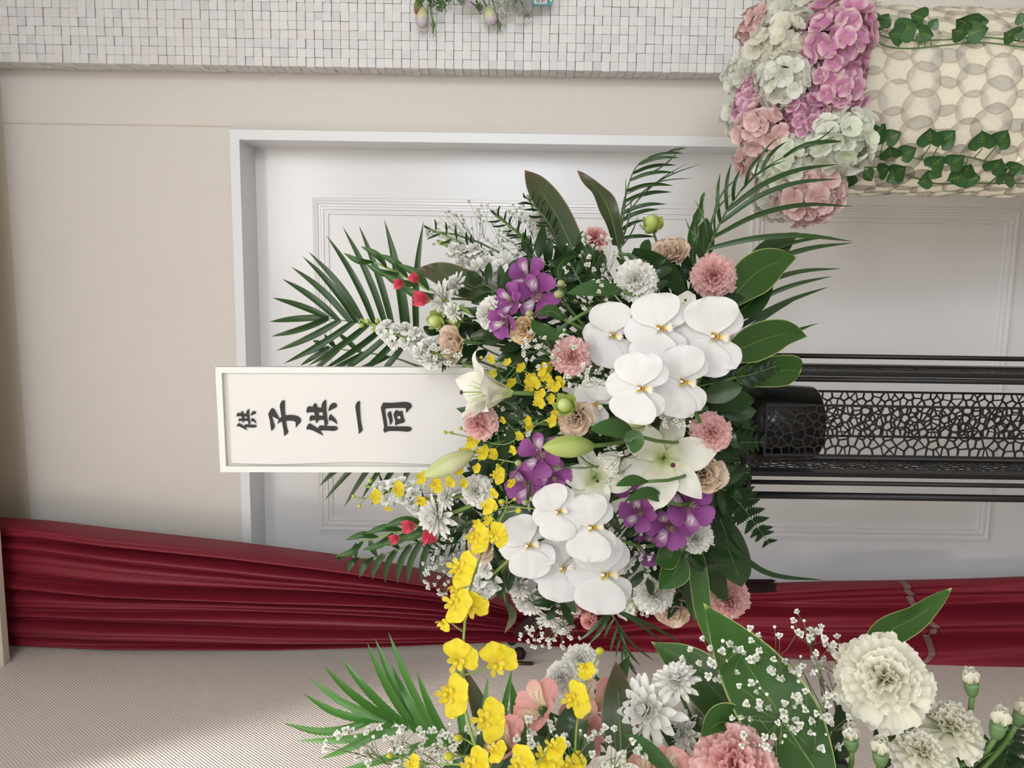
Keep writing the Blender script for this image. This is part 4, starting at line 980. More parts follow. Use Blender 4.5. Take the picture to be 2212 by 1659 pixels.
def sprig(x,y,ax,ay,n,lpx,label,Y=1.15,mt=None,fg=False,seed=0,wpx=0.4):
    """leafy foliage stem: ax, ay is the picture length of the stem from its base"""
    r=random.Random(seed+300); pts=[(x,y,Y+0.03),(x+ax*0.5-ay*0.06,y+ay*0.5+ax*0.06,Y),(x+ax,y+ay,Y+0.01)]
    w3=px3(pts,Y); cp=catmull(w3,8); root=thing('foliage_stem',label,'foliage',Matrix.Translation(w3[0]))
    wpart('stem_twig',MB().tube(cp,0.0014,5).mesh('stem_twig',M_grn),root)
    px=catmull([Vector((q[0],q[1],0)) for q in pts],8); L0=math.hypot(ax,ay); ux,uy=ax/L0,ay/L0
    for k in range(n):
        f=0.12+0.88*k/(n-1) if n>1 else 0.5; i=int(f*(len(cp)-1)); q=px[i]; p=cp[i]; s=1 if k%2 else -1
        if k==n-1: s=0
        l=lpx*r.uniform(0.8,1.15); dx,dy=ux*0.6-uy*s*0.8,uy*0.6+ux*s*0.8; Yt=p.y+r.uniform(-0.03,0.03)
        wpart('leaf_blade',ribbon([p,P(q.x+dx*l*0.5+r.uniform(-4,4),q.y+dy*l*0.5+r.uniform(-4,4),(p.y+Yt)/2-0.006),P(q.x+dx*l,q.y+dy*l,Yt)],S(l*wpx/2,q.x,q.y,p.y),ELL,r.uniform(-0.6,0.6),0.2,nu=4,n=4).mesh('leaf_blade',mt or M_leaf),root)
    stem(root,w3[0],(w3[0]-w3[1]).normalized(),fg,0.0014,None,8,'stalk'); return root
# ================================================================== MAIN ARRANGEMENT
# --- moth orchids
def orchids(label,stempts,blooms,off):
    w3=[P(x,y,Yd(x,y)+off+0.05) for x,y in stempts]; root=thing('moth_orchid_spray',label,'orchid spray',Matrix.Translation(w3[0]))
    tb_=MB(); cp=catmull(w3,8); tb_.tube(cp,0.0028,8)
    for k,(x,y,r,fx,fy,roll,o2) in enumerate(blooms):
        M_=place(x,y,r,(fx,fy),roll,off+o2)
        orchid_bloom(root,root.matrix_basis.inverted()@M_,k%3+1)
        p=M_.translation-zax(M_)*0.004; q=min(cp,key=lambda c:(c-p).length); tb_.tube(bez(q,q+(p-q)*0.3+Vector((0,0.01,0)),p-zax(M_)*0.012,p,6),0.0015,6)
    wpart('flower_stem',tb_.mesh('flower_stem',M_grn),root)
    stem(root,w3[0],(w3[0]-w3[1]).normalized(),False,0.0028)
orchids('five-bloom white moth orchid spray below the white and pink carnations',[(1480,850),(1450,780),(1420,730),(1340,720)],
 [(1322,724,72,-0.30,-0.05,0.15,0.05),(1424,712,82,-0.10,-0.15,-0.05,0.0),(1540,728,88,0.10,-0.10,0.12,-0.02),(1472,824,80,0.12,0.05,0.10,-0.01),(1382,838,80,-0.10,0.10,0.02,-0.03)],-0.05)
orchids('five-bloom white moth orchid spray facing the red curtain',[(1380,1180),(1310,1160),(1230,1150),(1170,1170)],
 [(1205,1106,62,-0.15,0.05,-0.25,0.0),(1276,1140,74,0.02,0.05,-0.15,-0.02),(1140,1178,72,-0.15,0.15,-0.30,-0.01),(1213,1226,74,0.0,0.2,-0.22,-0.03),(1303,1240,86,0.05,0.2,-0.12,-0.05)],-0.07)
orchids('half-hidden single white orchid bloom beside the lime bud',[(1340,870),(1320,865),(1300,866)],[(1286,868,56,-0.35,0.25,0.4,0.03)],-0.01)
# --- carnations
carnation(1541,596,100,'large pink carnation next to the big variegated leaf','pink',(0.05,-0.05))
carnation(1233,772,88,'pink carnation in baby\'s breath above the yellow orchids','pink',(-0.05,0.1),-0.01)
carnation(1031,915,76,'pink carnation overlapping the foot of the name board','pink',(-0.75,0.15),-0.03)
carnation(1536,935,90,'pink carnation touching the open lily and the fern','pink',(0.1,0.05))
carnation(1574,1299,100,'pink carnation hanging with its green bud before the curtain','pink',(0.25,0.45))
carnation(1284,512,60,'small salmon carnation behind baby\'s breath near the bronze leaves','salmon',(-0.1,-0.7),0.03)
carnation(1347,768,44,'small pink carnation peeking out between white orchid petals','pink',(-0.1,0.1),0.02)
carnation(1372,604,92,'white carnation touching the topmost orchid bloom','white',(-0.15,-0.15))
carnation(1026,1062,74,'white carnation with a yellow orchid bloom against it','white',(-0.6,0.2),-0.01)
carnation(1502,1163,76,'white carnation under the purple alstroemeria beside the fern','white',(0.0,0.35))
carnation(1412,1285,90,'white carnation between white orchids and a glossy leaf','white',(0.05,0.3))
carnation(1054,678,76,'white carnation seen edge-on beside a purple alstroemeria','white',(-1.6,0.1),0.0)
carnation(1572,752,70,'white carnation tucked behind the largest orchid bloom','white',(0.5,0.1),0.05)
carnation(1345,1200,84,'white carnation veiled by baby\'s breath behind the orchid lips','white',(0.1,0.0),0.03)
for (x,y,d,lb) in ((1240,1322,34,'tiny salmon spray carnation touching the lowest chrysanthemum'),(1262,1318,36,'tiny salmon spray carnation tucked under the orchid petal'),(1272,1345,40,'tiny salmon spray carnation hanging lowest over the curtain')):
    carnation(x,y,d,lb,'salmon',(-0.1,0.9),0.0,group='salmon spray carnations')
# --- lisianthus
lisi(978,742,84,'peach lisianthus between the stock spike and the lily','peach',(-1.0,0.1))
lisi(1133,712,66,'yellowish half-open lisianthus under the purple alstroemeria','yellow',(-0.35,0.1),-0.01)
lisi(1447,548,92,'beige double lisianthus with mauve-tinged rim','beige',(-0.3,-0.6),0.02)
lisi(1243,905,84,'peach lisianthus below the lime bud','peach',(-0.2,0.2))
lisi(1521,1026,94,'open peach lisianthus with a hollow centre beside the lily','peach',(0.1,0.05),-0.01)
lisi(1040,1176,88,'peach lisianthus behind the yellow orchid stem','peach',(-0.9,0.2))
lisi(1456,1320,84,'peach lisianthus drooping in front of the curtain','peach',(0.1,0.7))
limebud(1408,484,42,'single lime green bud standing up on its own stem',(-0.25,-1.2),0.02)
limebud(942,693,38,'lime green bud beside the edge-on chrysanthemums',(-0.8,0.0))
limebud(983,690,34,'pale lime bud behind the smallest chrysanthemum',(-0.8,0.1),0.03)
limebud(1221,876,46,'lime bud touching the peach lisianthus and yellow orchids',(-0.4,-0.3),-0.03)
limebud(1374,905,56,'pale green lily bud seen end-on below the orchids',(-0.2,0.3),-0.03,mt=M_lilyp,name='lily_bud')
limebud(1558,1285,28,'small green carnation bud above the hanging pink carnation',(0.2,-0.6),0.01,name='carnation_bud')
# --- lilies
lily(1052,846,190,'trumpet-shaped white lily leaning over the name board',(-2.4,-0.1),-0.04,0.5,1.0,74,seed=3)
lily(1283,1034,140,'white lily with dark stigma beside the upper purple cluster',(-0.1,0.1),0.0,0.2,1.45,56,seed=1)
lily(1436,992,190,'wide open white lily beside the peach lisianthus',(0.05,0.05),0.0,0.75,1.2,50,seed=2)
lily(1468,672,110,'white lily petals showing behind the orchid blooms',(0.1,-0.7),0.04,0.1,1.3,52,seed=4)
lily(1348,1302,110,'white lily opening downwards under the lowest orchid bloom',(0.0,1.3),0.02,0.4,1.0,62,seed=5)
def lilybud(p0,p1,wpx,label,mt,off=-0.03):
    Yv=Yd(*p0)+off; a,b_=P(p0[0],p0[1],Yv+0.02),P(p1[0],p1[1],Yv-0.01); root=thing('lily_bud',label,'flower bud',Matrix.Translation(a))
    hw=S(wpx/2,p0[0],p0[1],Yv); pr=[(0,0.25),(0.12,0.62),(0.35,0.95),(0.55,1.0),(0.78,0.75),(0.93,0.35),(1,0.04)]
    t=(b_-a).normalized(); n1=t.orthogonal().normalized(); n2=t.cross(n1); w=prof_fn(pr)
    for k in range(3):
        b=MB(); b.grid(lambda u,v,k=k:a.lerp(b_,v)+(n1*math.cos(2*PI*(k+u*1.06)/3)+n2*math.sin(2*PI*(k+u*1.06)/3))*hw*w(v)*(1+0.10*math.sin(PI*u)-0.02*u),10,14)
        wpart('tepal',b.mesh('tepal',mt),root)
    stem(root,a,-t,False,0.003)
lilybud((1282,963),(1172,966),46,'plump green lily bud lying across the purple alstroemeria',M_lilyb)
lilybud((1022,978),(914,1030),42,'long pale lily bud crossing the corner of the name board',M_lilyp)
# --- alstroemeria
for x,y,d,f,ro,el in ((1136,592,66,(-0.35,-0.5),0.3,50),(1160,638,78,(-0.1,0.05),0.1,45),(1100,650,62,(-0.8,-0.1),-0.3,55)):
    alst(x,y,d,{1136:'purple alstroemeria bloom at the head of the upper stem',1160:'purple alstroemeria bloom with white flecks beside the striped buds',1100:'purple alstroemeria bloom behind the edge-on white carnation'}[x],f,-0.02,ro,el=el)
alst(1086,698,62,'purple alstroemeria trumpet over the yellowish lisianthus',(-1.1,0.5),-0.02,0.6,el=58)
alst(1168,982,72,'purple alstroemeria beneath the green lily bud',(0.0,-0.1),-0.01,0.4,el=42)
alst(1134,1046,72,'purple alstroemeria beside the orchid buds with yellow stamens',(-0.4,0.1),0.0,-0.4,el=50)
alst(1194,1030,66,'purple alstroemeria touching the dark-stigma lily',(0.2,0.2),-0.01,0.9,el=52)
alst(1380,1108,66,'purple alstroemeria next to green striped buds',(-0.2,0.1),0.0,0.2,el=50)
alst(1446,1140,78,'flecked purple alstroemeria above the white carnation',(0.0,0.3),-0.01,0.0,el=46)
alst(1490,1094,84,'large purple alstroemeria under the open peach lisianthus',(0.2,0.0),-0.02,-0.6,el=44)
alst(1404,1186,64,'dark purple alstroemeria behind baby\'s breath',(-0.1,0.5),0.03,0.5,el=50)
alst(1345,1040,56,'purple alstroemeria in shade between the two open lilies',(-0.1,0.0),0.05,0.5,el=50)
def budpair(pts,label):
    root=thing('alstroemeria_buds',label,'flower buds',Matrix.Translation(P(pts[0][0],pts[0][1],Yd(*pts[0]))))
    me=cached('stripebud',lambda:m_bud('onc').mesh('bud',petal('striped_bud',[(0,(0.34,0.38,0.14)),(1,(0.58,0.58,0.34))],vein=0.7,veinc=(0.26,0.30,0.10),veink=6,transl=0.15)))
    tb_=MB(); q=P(pts[0][0]+25,pts[0][1]+15,Yd(*pts[0])+0.03)
    for x,y,d in [(a,b_,c) for a,b_,c in [(p[0],p[1],p[2] if len(p)>2 else 15) for p in pts]]:
        M_=place(x,y,d/2*1.3,(-0.6,-0.1),0,-0.03); ob('bud',me,root,root.matrix_basis.inverted()@M_); tb_.tube(bez(q,q+(M_.translation-q)*0.4,M_.translation-zax(M_)*0.012,M_.translation,5),0.0009,5)
    wpart('stalks',tb_.mesh('stalks',M_grn),root); stem(root,q,Vector((0,0.6,-0.6)),False,0.0014)
def Yd2(p): return Yd(p[0],p[1])
def _bp(pts,label):
    global Yd
    budpair(pts,label)
_Yd=Yd
def Yd(x,y,*a): return _Yd(x,y)
for pts,label in (([(1207,636,22),(1212,612,18),(1144,677,18)],'striped green alstroemeria buds beside the upper purple blooms'),([(1422,1070,18),(1408,1078,14),(1388,1060,14),(1445,1066,18)],'striped buds among the lower purple blooms'),([(1120,1000,16),(1135,1085,16),(1150,1078,14)],'small striped buds beside the white orchid')):
    budpair(pts,label)
# --- chrysanthemums
mum(953,645,84,'white chrysanthemum seen edge-on, largest of its group over the board',(-1.05,0.05),-0.02,dome=0.9)
mum(984,612,58,'white chrysanthemum turned away in front of the bronze leaf',(-1.1,-0.45),-0.01,dome=0.8)
mum(977,673,50,'small white chrysanthemum touching the pale lime bud',(-1.0,0.3),-0.02,dome=0.8)
mum(999,664,26,'tiny white chrysanthemum bud beside the edge-on carnation',(-1.5,-0.2),0.02,dome=0.9)
mum(940,1118,108,'large white chrysanthemum over the red gladiolus floret',(-0.95,0.25),-0.06,dome=0.95)
mum(962,1074,58,'white chrysanthemum between yellow orchids and the white carnation',(-1.1,0.15),-0.03,dome=0.8)
mum(1118,1268,66,'white chrysanthemum beside the left edge of the orchid spray',(-0.6,0.6),0.0)
mum(1142,1300,86,'white chrysanthemum hanging before the curtain with baby\'s breath',(-0.4,0.9),0.0)
mum(1186,1338,62,'white chrysanthemum turned down over the brass hook',(-0.2,1.6),0.0)
mum(1215,1358,52,'lowest white chrysanthemum beside the salmon spray carnations',(0.2,1.8),0.01,dome=0.7)
mum(1165,478,72,'white chrysanthemum behind the tallest bronze leaf',(-1.0,-0.8),0.06)
mum(1208,446,44,'white chrysanthemum turned upward beside the tallest bronze leaf',(0.1,-1.7),0.07,dome=0.6)
mum(1086,576,70,'white chrysanthemum above the purple alstroemeria in baby\'s breath',(-0.4,-0.2),0.07)
mum(1178,512,56,'white chrysanthemum deep behind the baby\'s breath twigs',(-0.5,-0.3),0.08)
mum(1142,424,20,'tiny white aster at the tip of a thin twig',(-0.3,-1.5),0.09,dome=0.7)
mum(1066,456,16,'tiny white aster beside the moulding on a bare twig',(-0.9,-0.9),0.09,dome=0.7)
mum(926,500,36,'small white aster turned away from the baby\'s breath',(-1.8,0.0),0.09,dome=0.6)
# --- stock spikes
stockspike([(935,762),(870,728),(778,690)],15,'white stock spike lying over the palm leaflets above the board',22,1.16,1.22,1)
stockspike([(1090,585),(1010,555),(945,520)],12,'white stock spike inside the large baby\'s breath cloud',22,1.2,1.24,2,3)
stockspike([(905,1075),(850,1062),(790,1050)],12,'white stock spike below the board with yellow orchids on it',20,1.16,1.22,3,2)
stockspike([(1060,1245),(1030,1275),(985,1290)],9,'white stock spike behind the nearest yellow orchid stem',22,1.14,1.18,4,2)
# --- gladiolus
gladiolus([(965,650),(890,605),(800,562)],'gladiolus spike with red buds above the edge-on chrysanthemums',[(930,648,-1,-0.1,40),(905,610,-0.8,-0.7,26),(875,612,-1,0.1,26)],1.12,1.2)
gladiolus([(950,1118),(880,1142),(775,1172)],'gladiolus spike with red buds before the curtain top',[(922,1138,0.2,0.9,38),(900,1134,-1,0.2,34),(865,1160,-1,0.35,26)],1.12,1.2)
# --- baby's breath
G=[(1040,505,108,72,110,'cloud of baby\'s breath above the bronze leaf tip',0.07),(1275,560,62,60,44,'baby\'s breath between the bronze leaves and the white carnation',0.0),
(1300,640,60,34,22,'sparse baby\'s breath left of the white carnation stem',0.02),(1185,752,64,46,50,'baby\'s breath around the pink carnation and yellow orchids',-0.01),
(1262,812,48,28,34,'baby\'s breath wedged between pink carnation and orchid',-0.01),(955,770,58,24,34,'baby\'s breath along the upper edge of the board',0.0),
(1462,908,38,22,20,'baby\'s breath between the orchids and the pink carnation',-0.02),(1318,1006,30,44,20,'baby\'s breath between the two open lilies',-0.02),
(965,1235,55,50,56,'baby\'s breath in front of the curtain beside the yellow spray',0.0),(1185,1368,70,34,46,'baby\'s breath hanging over the brass tieback hook',0.0),
(1365,1212,52,48,40,'baby\'s breath between the purple blooms and white carnation',-0.01),(935,1075,58,28,40,'baby\'s breath around the white chrysanthemum below the board',0.02),
(1235,1300,60,26,34,'baby\'s breath under the lower orchid spray',0.02),(1392,640,30,26,14,'baby\'s breath right behind the topmost orchid',0.05),(1372,1318,36,18,20,'baby\'s breath between white lily and hanging peach lisianthus',0.03),
(1190,655,56,66,30,'baby\'s breath behind the upper purple alstroemeria',0.08),(1120,500,60,60,34,'thin baby\'s breath before the white chrysanthemums',0.07),(1540,660,34,16,14,'baby\'s breath under the large pink carnation',0.03),(1100,900,60,60,20,'scattered baby\'s breath among the yellow orchid stems',0.05),(975,1150,40,34,20,'baby\'s breath behind the large edge-on chrysanthemum',0.05)]
for k,(x,y,rx,ry,n,lb,of) in enumerate(G): gyps(x,y,rx,ry,n,lb,of,seed=k,bpx=6.6)
# --- oncidium in the arrangement
oncidium([(1250,900),(1200,850),(1160,815),(1115,795),(1060,775)],[(1165,795,20),(1140,812,18),(1150,830,19),(1172,818,20),(1185,835,18),(1196,831,17),(1160,848,19),(1138,840,16),(1178,795,16),(1120,790,15),(1205,828,17),(1158,872,20),(1145,822,18),(1100,822,16),(1059,806,15),(1093,778,12),(1056,776,14),(1185,860,15)],'dense yellow oncidium spray beside the lime bud',[(1070,800),(1080,830),(1040,772)],1.0,1.06,rpx=18)
oncidium([(1230,960),(1195,905),(1140,930),(1090,960),(1020,945)],[(1195,892,17),(1186,909,18),(1137,922,16),(1118,945,14),(1135,909,14),(1144,962,14),(1083,908,11),(1104,974,13),(1015,948,22),(1059,983,18)],'yellow oncidium spray between pink carnation and green lily bud',[(975,935),(995,925),(1072,924),(962,934)],1.0,1.04)
oncidium([(1210,1010),(1120,1000),(1060,990),(1000,990),(930,1030),(850,1062),(770,1080)],[(998,974,21),(1035,975,22),(980,1012,22),(905,1028,19),(934,1048,23),(968,1046,18),(997,1047,15),(1068,1026,24),(1025,1010,14),(852,1058,22),(804,1073,20),(836,1100,13,-0.3,1.2),(903,1083,20,0,0.9),(1100,1040,14)],'long yellow oncidium spray reaching past the board corner',[(763,1072),(776,1092),(1075,1005)],1.0,1.12)
oncidium([(1160,1100),(1100,1095),(1050,1110)],[(1063,1068,15),(1060,1092,16),(1050,1120,16),(1025,1128,13),(1038,1140,14)],'short yellow oncidium spray above the peach lisianthus',[(1095,1085)],1.0,1.03)
# --- palms
frond([(905,735),(850,714),(771,697),(703,686)],[(1.0,582,695,2),(0.97,588,643,4),(0.88,609,602,6),(0.76,629,576,8),(0.68,653,553,8),(0.60,666,543,9),(0.52,705,508,9),(0.42,740,489,8),(0.34,775,486,6),(0.22,830,473,6),(0.14,835,486,6),(0.04,915,477,-8),(0.97,585,727,-4),(0.86,596,758,-5),(0.70,612,786,-5),(0.58,664,791,-4),(0.46,695,800,-4),(0.36,720,815,-4),(0.26,760,820,-4),(0.16,800,830,-4)],14,'palm frond fanning out above the name board',1.26,1.34)
frond([(900,790),(840,770),(740,755),(690,745)],[(0.95,640,772),(0.85,648,790),(0.7,665,810),(0.9,675,735),(0.75,700,722),(0.55,725,715),(0.5,690,812),(0.35,745,812)],11,'second palm frond crossing behind the name board edge',1.36,1.40)
frond([(960,940),(860,950),(760,985)],[(0.95,690,1050,3),(0.9,645,1012,2),(0.75,700,1082,4),(0.6,742,1098,4),(0.45,780,1080,4),(0.3,800,1095,4),(0.2,850,1095,4)],12,'palm leaflets hanging below the name board',1.33,1.38)
frond([(1340,545),(1338,500),(1352,420),(1385,350),(1478,320)],[(0.18,1418,512,-4,8),(0.26,1395,475,-5,8),(0.33,1425,452,-7,9),(0.39,1440,441,-8,9),(0.47,1452,415,-8,9),(0.54,1455,401,-8,9),(0.60,1460,373,-8,8),(0.67,1462,357,-8,8),(0.74,1470,341,-7,7),(0.82,1478,331,-5,6),(0.5,1500,385,-10,3),(0.4,1520,352,-14,3),(0.3,1490,350,-16,3),(0.9,1485,320,-3,4),(0.62,1480,309,14,3),(0.2,1352,380,5,4),(0.1,1365,420,6,4),(0.05,1380,460,6,3)],8,'palm frond with narrow leaflets combed to one side',1.25,1.33)
frond([(1520,560),(1541,512),(1575,448),(1630,380),(1720,325),(1800,296)],[(0.20,1846,446,-30,11),(0.30,1818,386,-28,11),(0.38,1820,354,-26,11),(0.10,1845,522,-20,12),(0.30,1556,372,-6,8),(0.38,1580,350,-6,8),(0.45,1600,365,-6,8),(0.55,1650,330,-8,8),(0.64,1700,305,-8,8),(0.75,1790,302,-8,8),(0.85,1822,306,-5,9),(0.5,1700,345,-10,5),(0.22,1600,378,-22,5),(0.14,1585,415,-18,5),(0.6,1690,290,-12,4),(0.8,1813,262,8,3),(0.05,1522,440,-22,5),(0.12,1480,470,-10,4),(0.08,1500,430,10,4)],10,'palm frond arching out to the hydrangeas',1.14,1.22)
frond([(1540,840),(1575,740),(1570,640),(1560,560)],[(0.75,1846,524,-24,12),(0.62,1820,580,-24,11),(0.5,1800,596,-16,11),(0.40,1792,619,-10,11),(0.30,1727,642,-8,11),(0.22,1760,700,0,10),(0.25,1772,697,-4,9),(0.85,1800,510,-20,10)],11,'palm frond with drooping leaflets behind the variegated leaf',1.16,1.22)
frond([(960,1150),(880,1180),(800,1205),(742,1200)],[(1.0,735,1212,4),(0.9,748,1192,3),(0.8,752,1238,6),(0.66,776,1249,6),(0.55,805,1253,7),(0.44,832,1260,8),(0.33,858,1262,9),(0.22,880,1263,9),(0.12,910,1262,9),(0.85,770,1172,-3),(0.6,800,1158,-4),(0.4,840,1150,-4),(0.25,870,1128,-4)],14,'palm frond lying against the top of the curtain',1.24,1.32)
frond([(1290,1290),(1330,1340),(1350,1400),(1350,1430)],[(0.3,1305,1380,2,6),(0.4,1318,1410,2,6),(0.5,1330,1424,2,5),(0.6,1345,1440,2,5),(0.7,1360,1430,3,6),(0.4,1385,1440,8,7),(0.3,1415,1428,10,6),(0.6,1375,1450,6,6),(0.8,1390,1470,6,5),(0.2,1250,1385,-4,9),(0.25,1272,1392,-3,9),(0.1,1440,1395,-6,7),(0.15,1480,1395,-6,8)],7,'palm leaflets hanging down in front of the curtain',1.2,1.22)
# --- broad leaves
leaf([(1246,555),(1205,470),(1165,408),(1133,367)],62,'tallest bronze-green leaf tapering to a curled tip',M_leafb,STRAP,1.14,1.22,0.1)
leaf([(1335,530),(1318,460),(1290,410),(1247,371)],42,'wavy bronze leaf with twisted tip beside the tallest one',M_leafb,STRAP,1.14,1.2,0.5,0.3,0.25,2)
leaf([(1495,575),(1497,500),(1510,460),(1521,413)],22,'narrow variegated leaf with wavy pale edge',M_leafv,STRAP,1.11,1.15,0.5,0.3,0.4,3)
leaf([(1524,570),(1520,520),(1527,470)],46,'short pointed green leaf beside the narrow wavy leaf',M_leaf,LANCE,1.09,1.14)
leaf([(1565,665),(1620,602),(1670,570),(1722,556)],90,'big variegated leaf reaching past the pink carnation',M_leafv,BROAD,1.10,1.14,0.15)
leaf([(1590,620),(1660,550),(1724,502)],62,'dark leaf behind the big variegated leaf',M_leaf,LANCE,1.1,1.16,0.2)
leaf([(1575,690),(1625,650),(1672,588)],60,'dark leaf hanging under the big variegated leaf',M_leaf,LANCE,1.13,1.16,-0.2)
leaf([(1560,775),(1620,745),(1690,722),(1745,727)],82,'glossy pointed leaf above the lattice stand rods',M_leafv,BROAD,1.06,1.10,0.2)
leaf([(1590,815),(1640,805),(1700,800),(1731,802)],72,'round-ended leaf with pale rim resting on the stand',M_leafv,[(0,0.3),(0.2,0.75),(0.5,1.0),(0.75,0.95),(0.9,0.7),(0.97,0.4),(1,0.0)],1.08,1.12,0.3)
leaf([(1362,552),(1410,570),(1450,600),(1488,652)],52,'dark curved leaf behind the white carnation',M_leaf,STRAP,1.05,1.07,0.2)
leaf([(1105,645),(1010,615),(950,590),(892,583)],64,'large bronze leaf with pinkish streaks behind chrysanthemums',M_leafb,BROAD,1.1,1.18,0.1)
leaf([(1530,1120),(1565,1170),(1590,1230),(1602,1268)],80,'broad dark leaf drooping beside the fern',M_leaf,STRAP,1.12,1.16,0.1)
leaf([(1550,1140),(1590,1190),(1665,1240),(1785,1254)],14,'long curved blade of grass crossing the door',M_leaf,STRAP,1.1,1.14,0.3,name='grass_blade',cat='grass')
leaf([(1105,1205),(1070,1255),(1030,1308)],50,'bronze leaf lying across the white stock and curtain',M_leafb,LANCE,1.08,1.14,0.3)
leaf([(1470,1190),(1440,1205),(1415,1216)],56,'glossy folded leaf beside the white carnation',M_leafv,BROAD,1.02,1.03,0.3)
leaf([(1480,1205),(1455,1240),(1422,1275)],62,'bright glossy leaf tip over the white carnation',M_leafv,BROAD,1.03,1.03,-0.2)
leaf([(1470,1185),(1510,1225),(1560,1225),(1605,1222)],22,'narrow arching leaf above the drooping dark leaf',M_leaf,STRAP,1.06,1.1,0.8)
leaf([(1500,1180),(1510,1250),(1520,1330),(1535,1400)],40,'long dark strap leaf hanging toward the foreground flowers',M_leafv,STRAP,1.08,1.08,0.2)
leaf([(1530,1190),(1545,1250),(1570,1300)],46,'dark strap leaf behind the hanging pink carnation',M_leaf,STRAP,1.14,1.14,-0.1)
leaf([(1505,1200),(1495,1270),(1500,1345)],40,'green strap leaf beside the drooping peach lisianthus',M_leaf,STRAP,1.13,1.12,0.1)
leaf([(1515,862),(1560,846),(1604,836)],48,'oval dark leaf beside the lattice panel top',M_leaf,ELL,1.05,1.03,0.2)
leaf([(1530,882),(1588,866),(1630,866)],46,'second oval dark leaf overlapping the stand top',M_leaf,ELL,1.1,1.06,0.1)
leaf([(1545,882),(1595,890),(1634,888)],40,'third oval leaf close above the bucket',M_leaf,ELL,1.12,1.1,0.1)
leaf([(1345,630),(1290,622),(1222,634)],36,'long horizontal leaf between purple alstroemeria and white carnation',M_alleaf,LANCE,1.05,1.03,0.2)
leaf([(1210,620),(1205,580),(1225,556),(1262,548)],28,'curled bright leaf above the purple alstroemeria',M_alleaf,LANCE,1.06,1.1,0.7,0.3)
leaf([(1190,590),(1205,560),(1240,545)],26,'dark curled leaf behind the upper purple blooms',M_alleaf,LANCE,1.1,1.12,0.8)
leaf([(1220,690),(1190,672),(1160,684)],30,'curled leaf below the flecked purple alstroemeria',M_alleaf,LANCE,1.02,0.99,0.5,0.3)
leaf([(1225,698),(1200,722),(1160,708),(1148,688)],30,'leaf looping round beside the yellowish lisianthus',M_alleaf,LANCE,1.01,0.99,0.4,0.3)
leaf([(1120,910),(1060,900),(985,882)],44,'dark leaf under the leaning trumpet lily',M_leaf,LANCE,1.06,1.08,0.2)
leaf([(1075,1025),(1085,965),(1110,918)],40,'dark leaf rising between yellow orchid stems',M_leaf,LANCE,1.07,1.05,0.3)
leaf([(1370,940),(1330,925),(1275,928)],44,'glossy leaf beside the green lily bud stalk',M_alleaf,ELL,1.0,0.98,0.4)
leaf([(1345,945),(1372,950),(1368,980)],40,'short pointed leaf over the open lily',M_alleaf,ELL,0.99,0.97,0.2)
leaf([(1400,1040),(1365,1038),(1330,1050)],26,'narrow leaf under the open lily',M_alleaf,LANCE,0.97,0.95,0.4)
leaf([(1440,1085),(1400,1065),(1352,1082)],28,'leaf across the lower purple blooms',M_alleaf,LANCE,1.0,0.97,0.3)
leaf([(1150,1120),(1110,1120),(1060,1150)],60,'dark leaf behind the curling orchid buds',M_leaf,BROAD,1.07,1.07,0.2)
leaf([(1092,1300),(1108,1330),(1090,1368)],18,'slender leaf tip with brown end before the curtain',M_leafb,LANCE,1.12,1.14,0.4)
leaf([(1150,560),(1138,530),(1130,500)],22,'short upright leaf between chrysanthemum and purple bloom',M_alleaf,LANCE,1.12,1.16,0.3)
# --- fern
fern([(1520,1000),(1570,960),(1652,955)],12,52,'dark fern frond reaching over the bucket',1.1,1.14)
fern([(1530,1060),(1590,1080),(1664,1177)],13,58,'fern frond silhouetted against the white door panel',1.12,1.16)
fern([(1500,1040),(1560,1030),(1620,1020)],11,50,'dark fern frond beside the stand bracket',1.12,1.14)
fern([(1530,830),(1600,815),(1680,790)],12,44,'fern frond lying on the round-ended leaf',1.06,1.06)
fern([(1520,900),(1570,905),(1630,930)],11,50,'dark fern frond under the pink carnation',1.12,1.15)
fern([(1520,1080),(1550,1110),(1570,1160)],10,46,'fern frond next to the white carnation',1.13,1.14)
# --- leafy filler stems deep inside, so the middle is closed by foliage
fl=random.Random(77)
SPR=[(1300,760,-150,-120),(1280,700,-60,-150),(1350,700,40,-140),(1420,700,90,-110),(1450,760,110,-40),(1250,800,-150,-60),(1230,860,-110,-40),(1200,900,-100,10),(1220,960,-150,40),(1250,1010,-140,80),(1260,1060,-120,130),(1320,1080,-90,160),(1380,1100,20,150),(1420,1060,110,100),(1450,1000,120,60),(1460,930,110,-10),(1330,900,-120,30),(1350,960,-110,60),(1300,1000,-130,20),(1200,780,-150,-90),(1170,860,-70,-40),(1120,1000,-70,50),(1140,1080,-140,70),(1150,700,-110,-90),(1240,640,-90,-90),(1180,1180,-110,60),(1260,1200,-60,110),(1420,1180,60,110),(1490,880,90,30),(1500,820,70,-40),(1480,700,60,-70),(1330,820,-100,-50),(1400,880,-90,40),(1060,760,-110,-40),(1130,950,-70,-20),(1030,1100,-90,30),(1180,1000,-110,40),(1380,1000,-80,40),(1300,620,-60,-60),(1500,1000,70,80),(1350,760,-60,-60)]
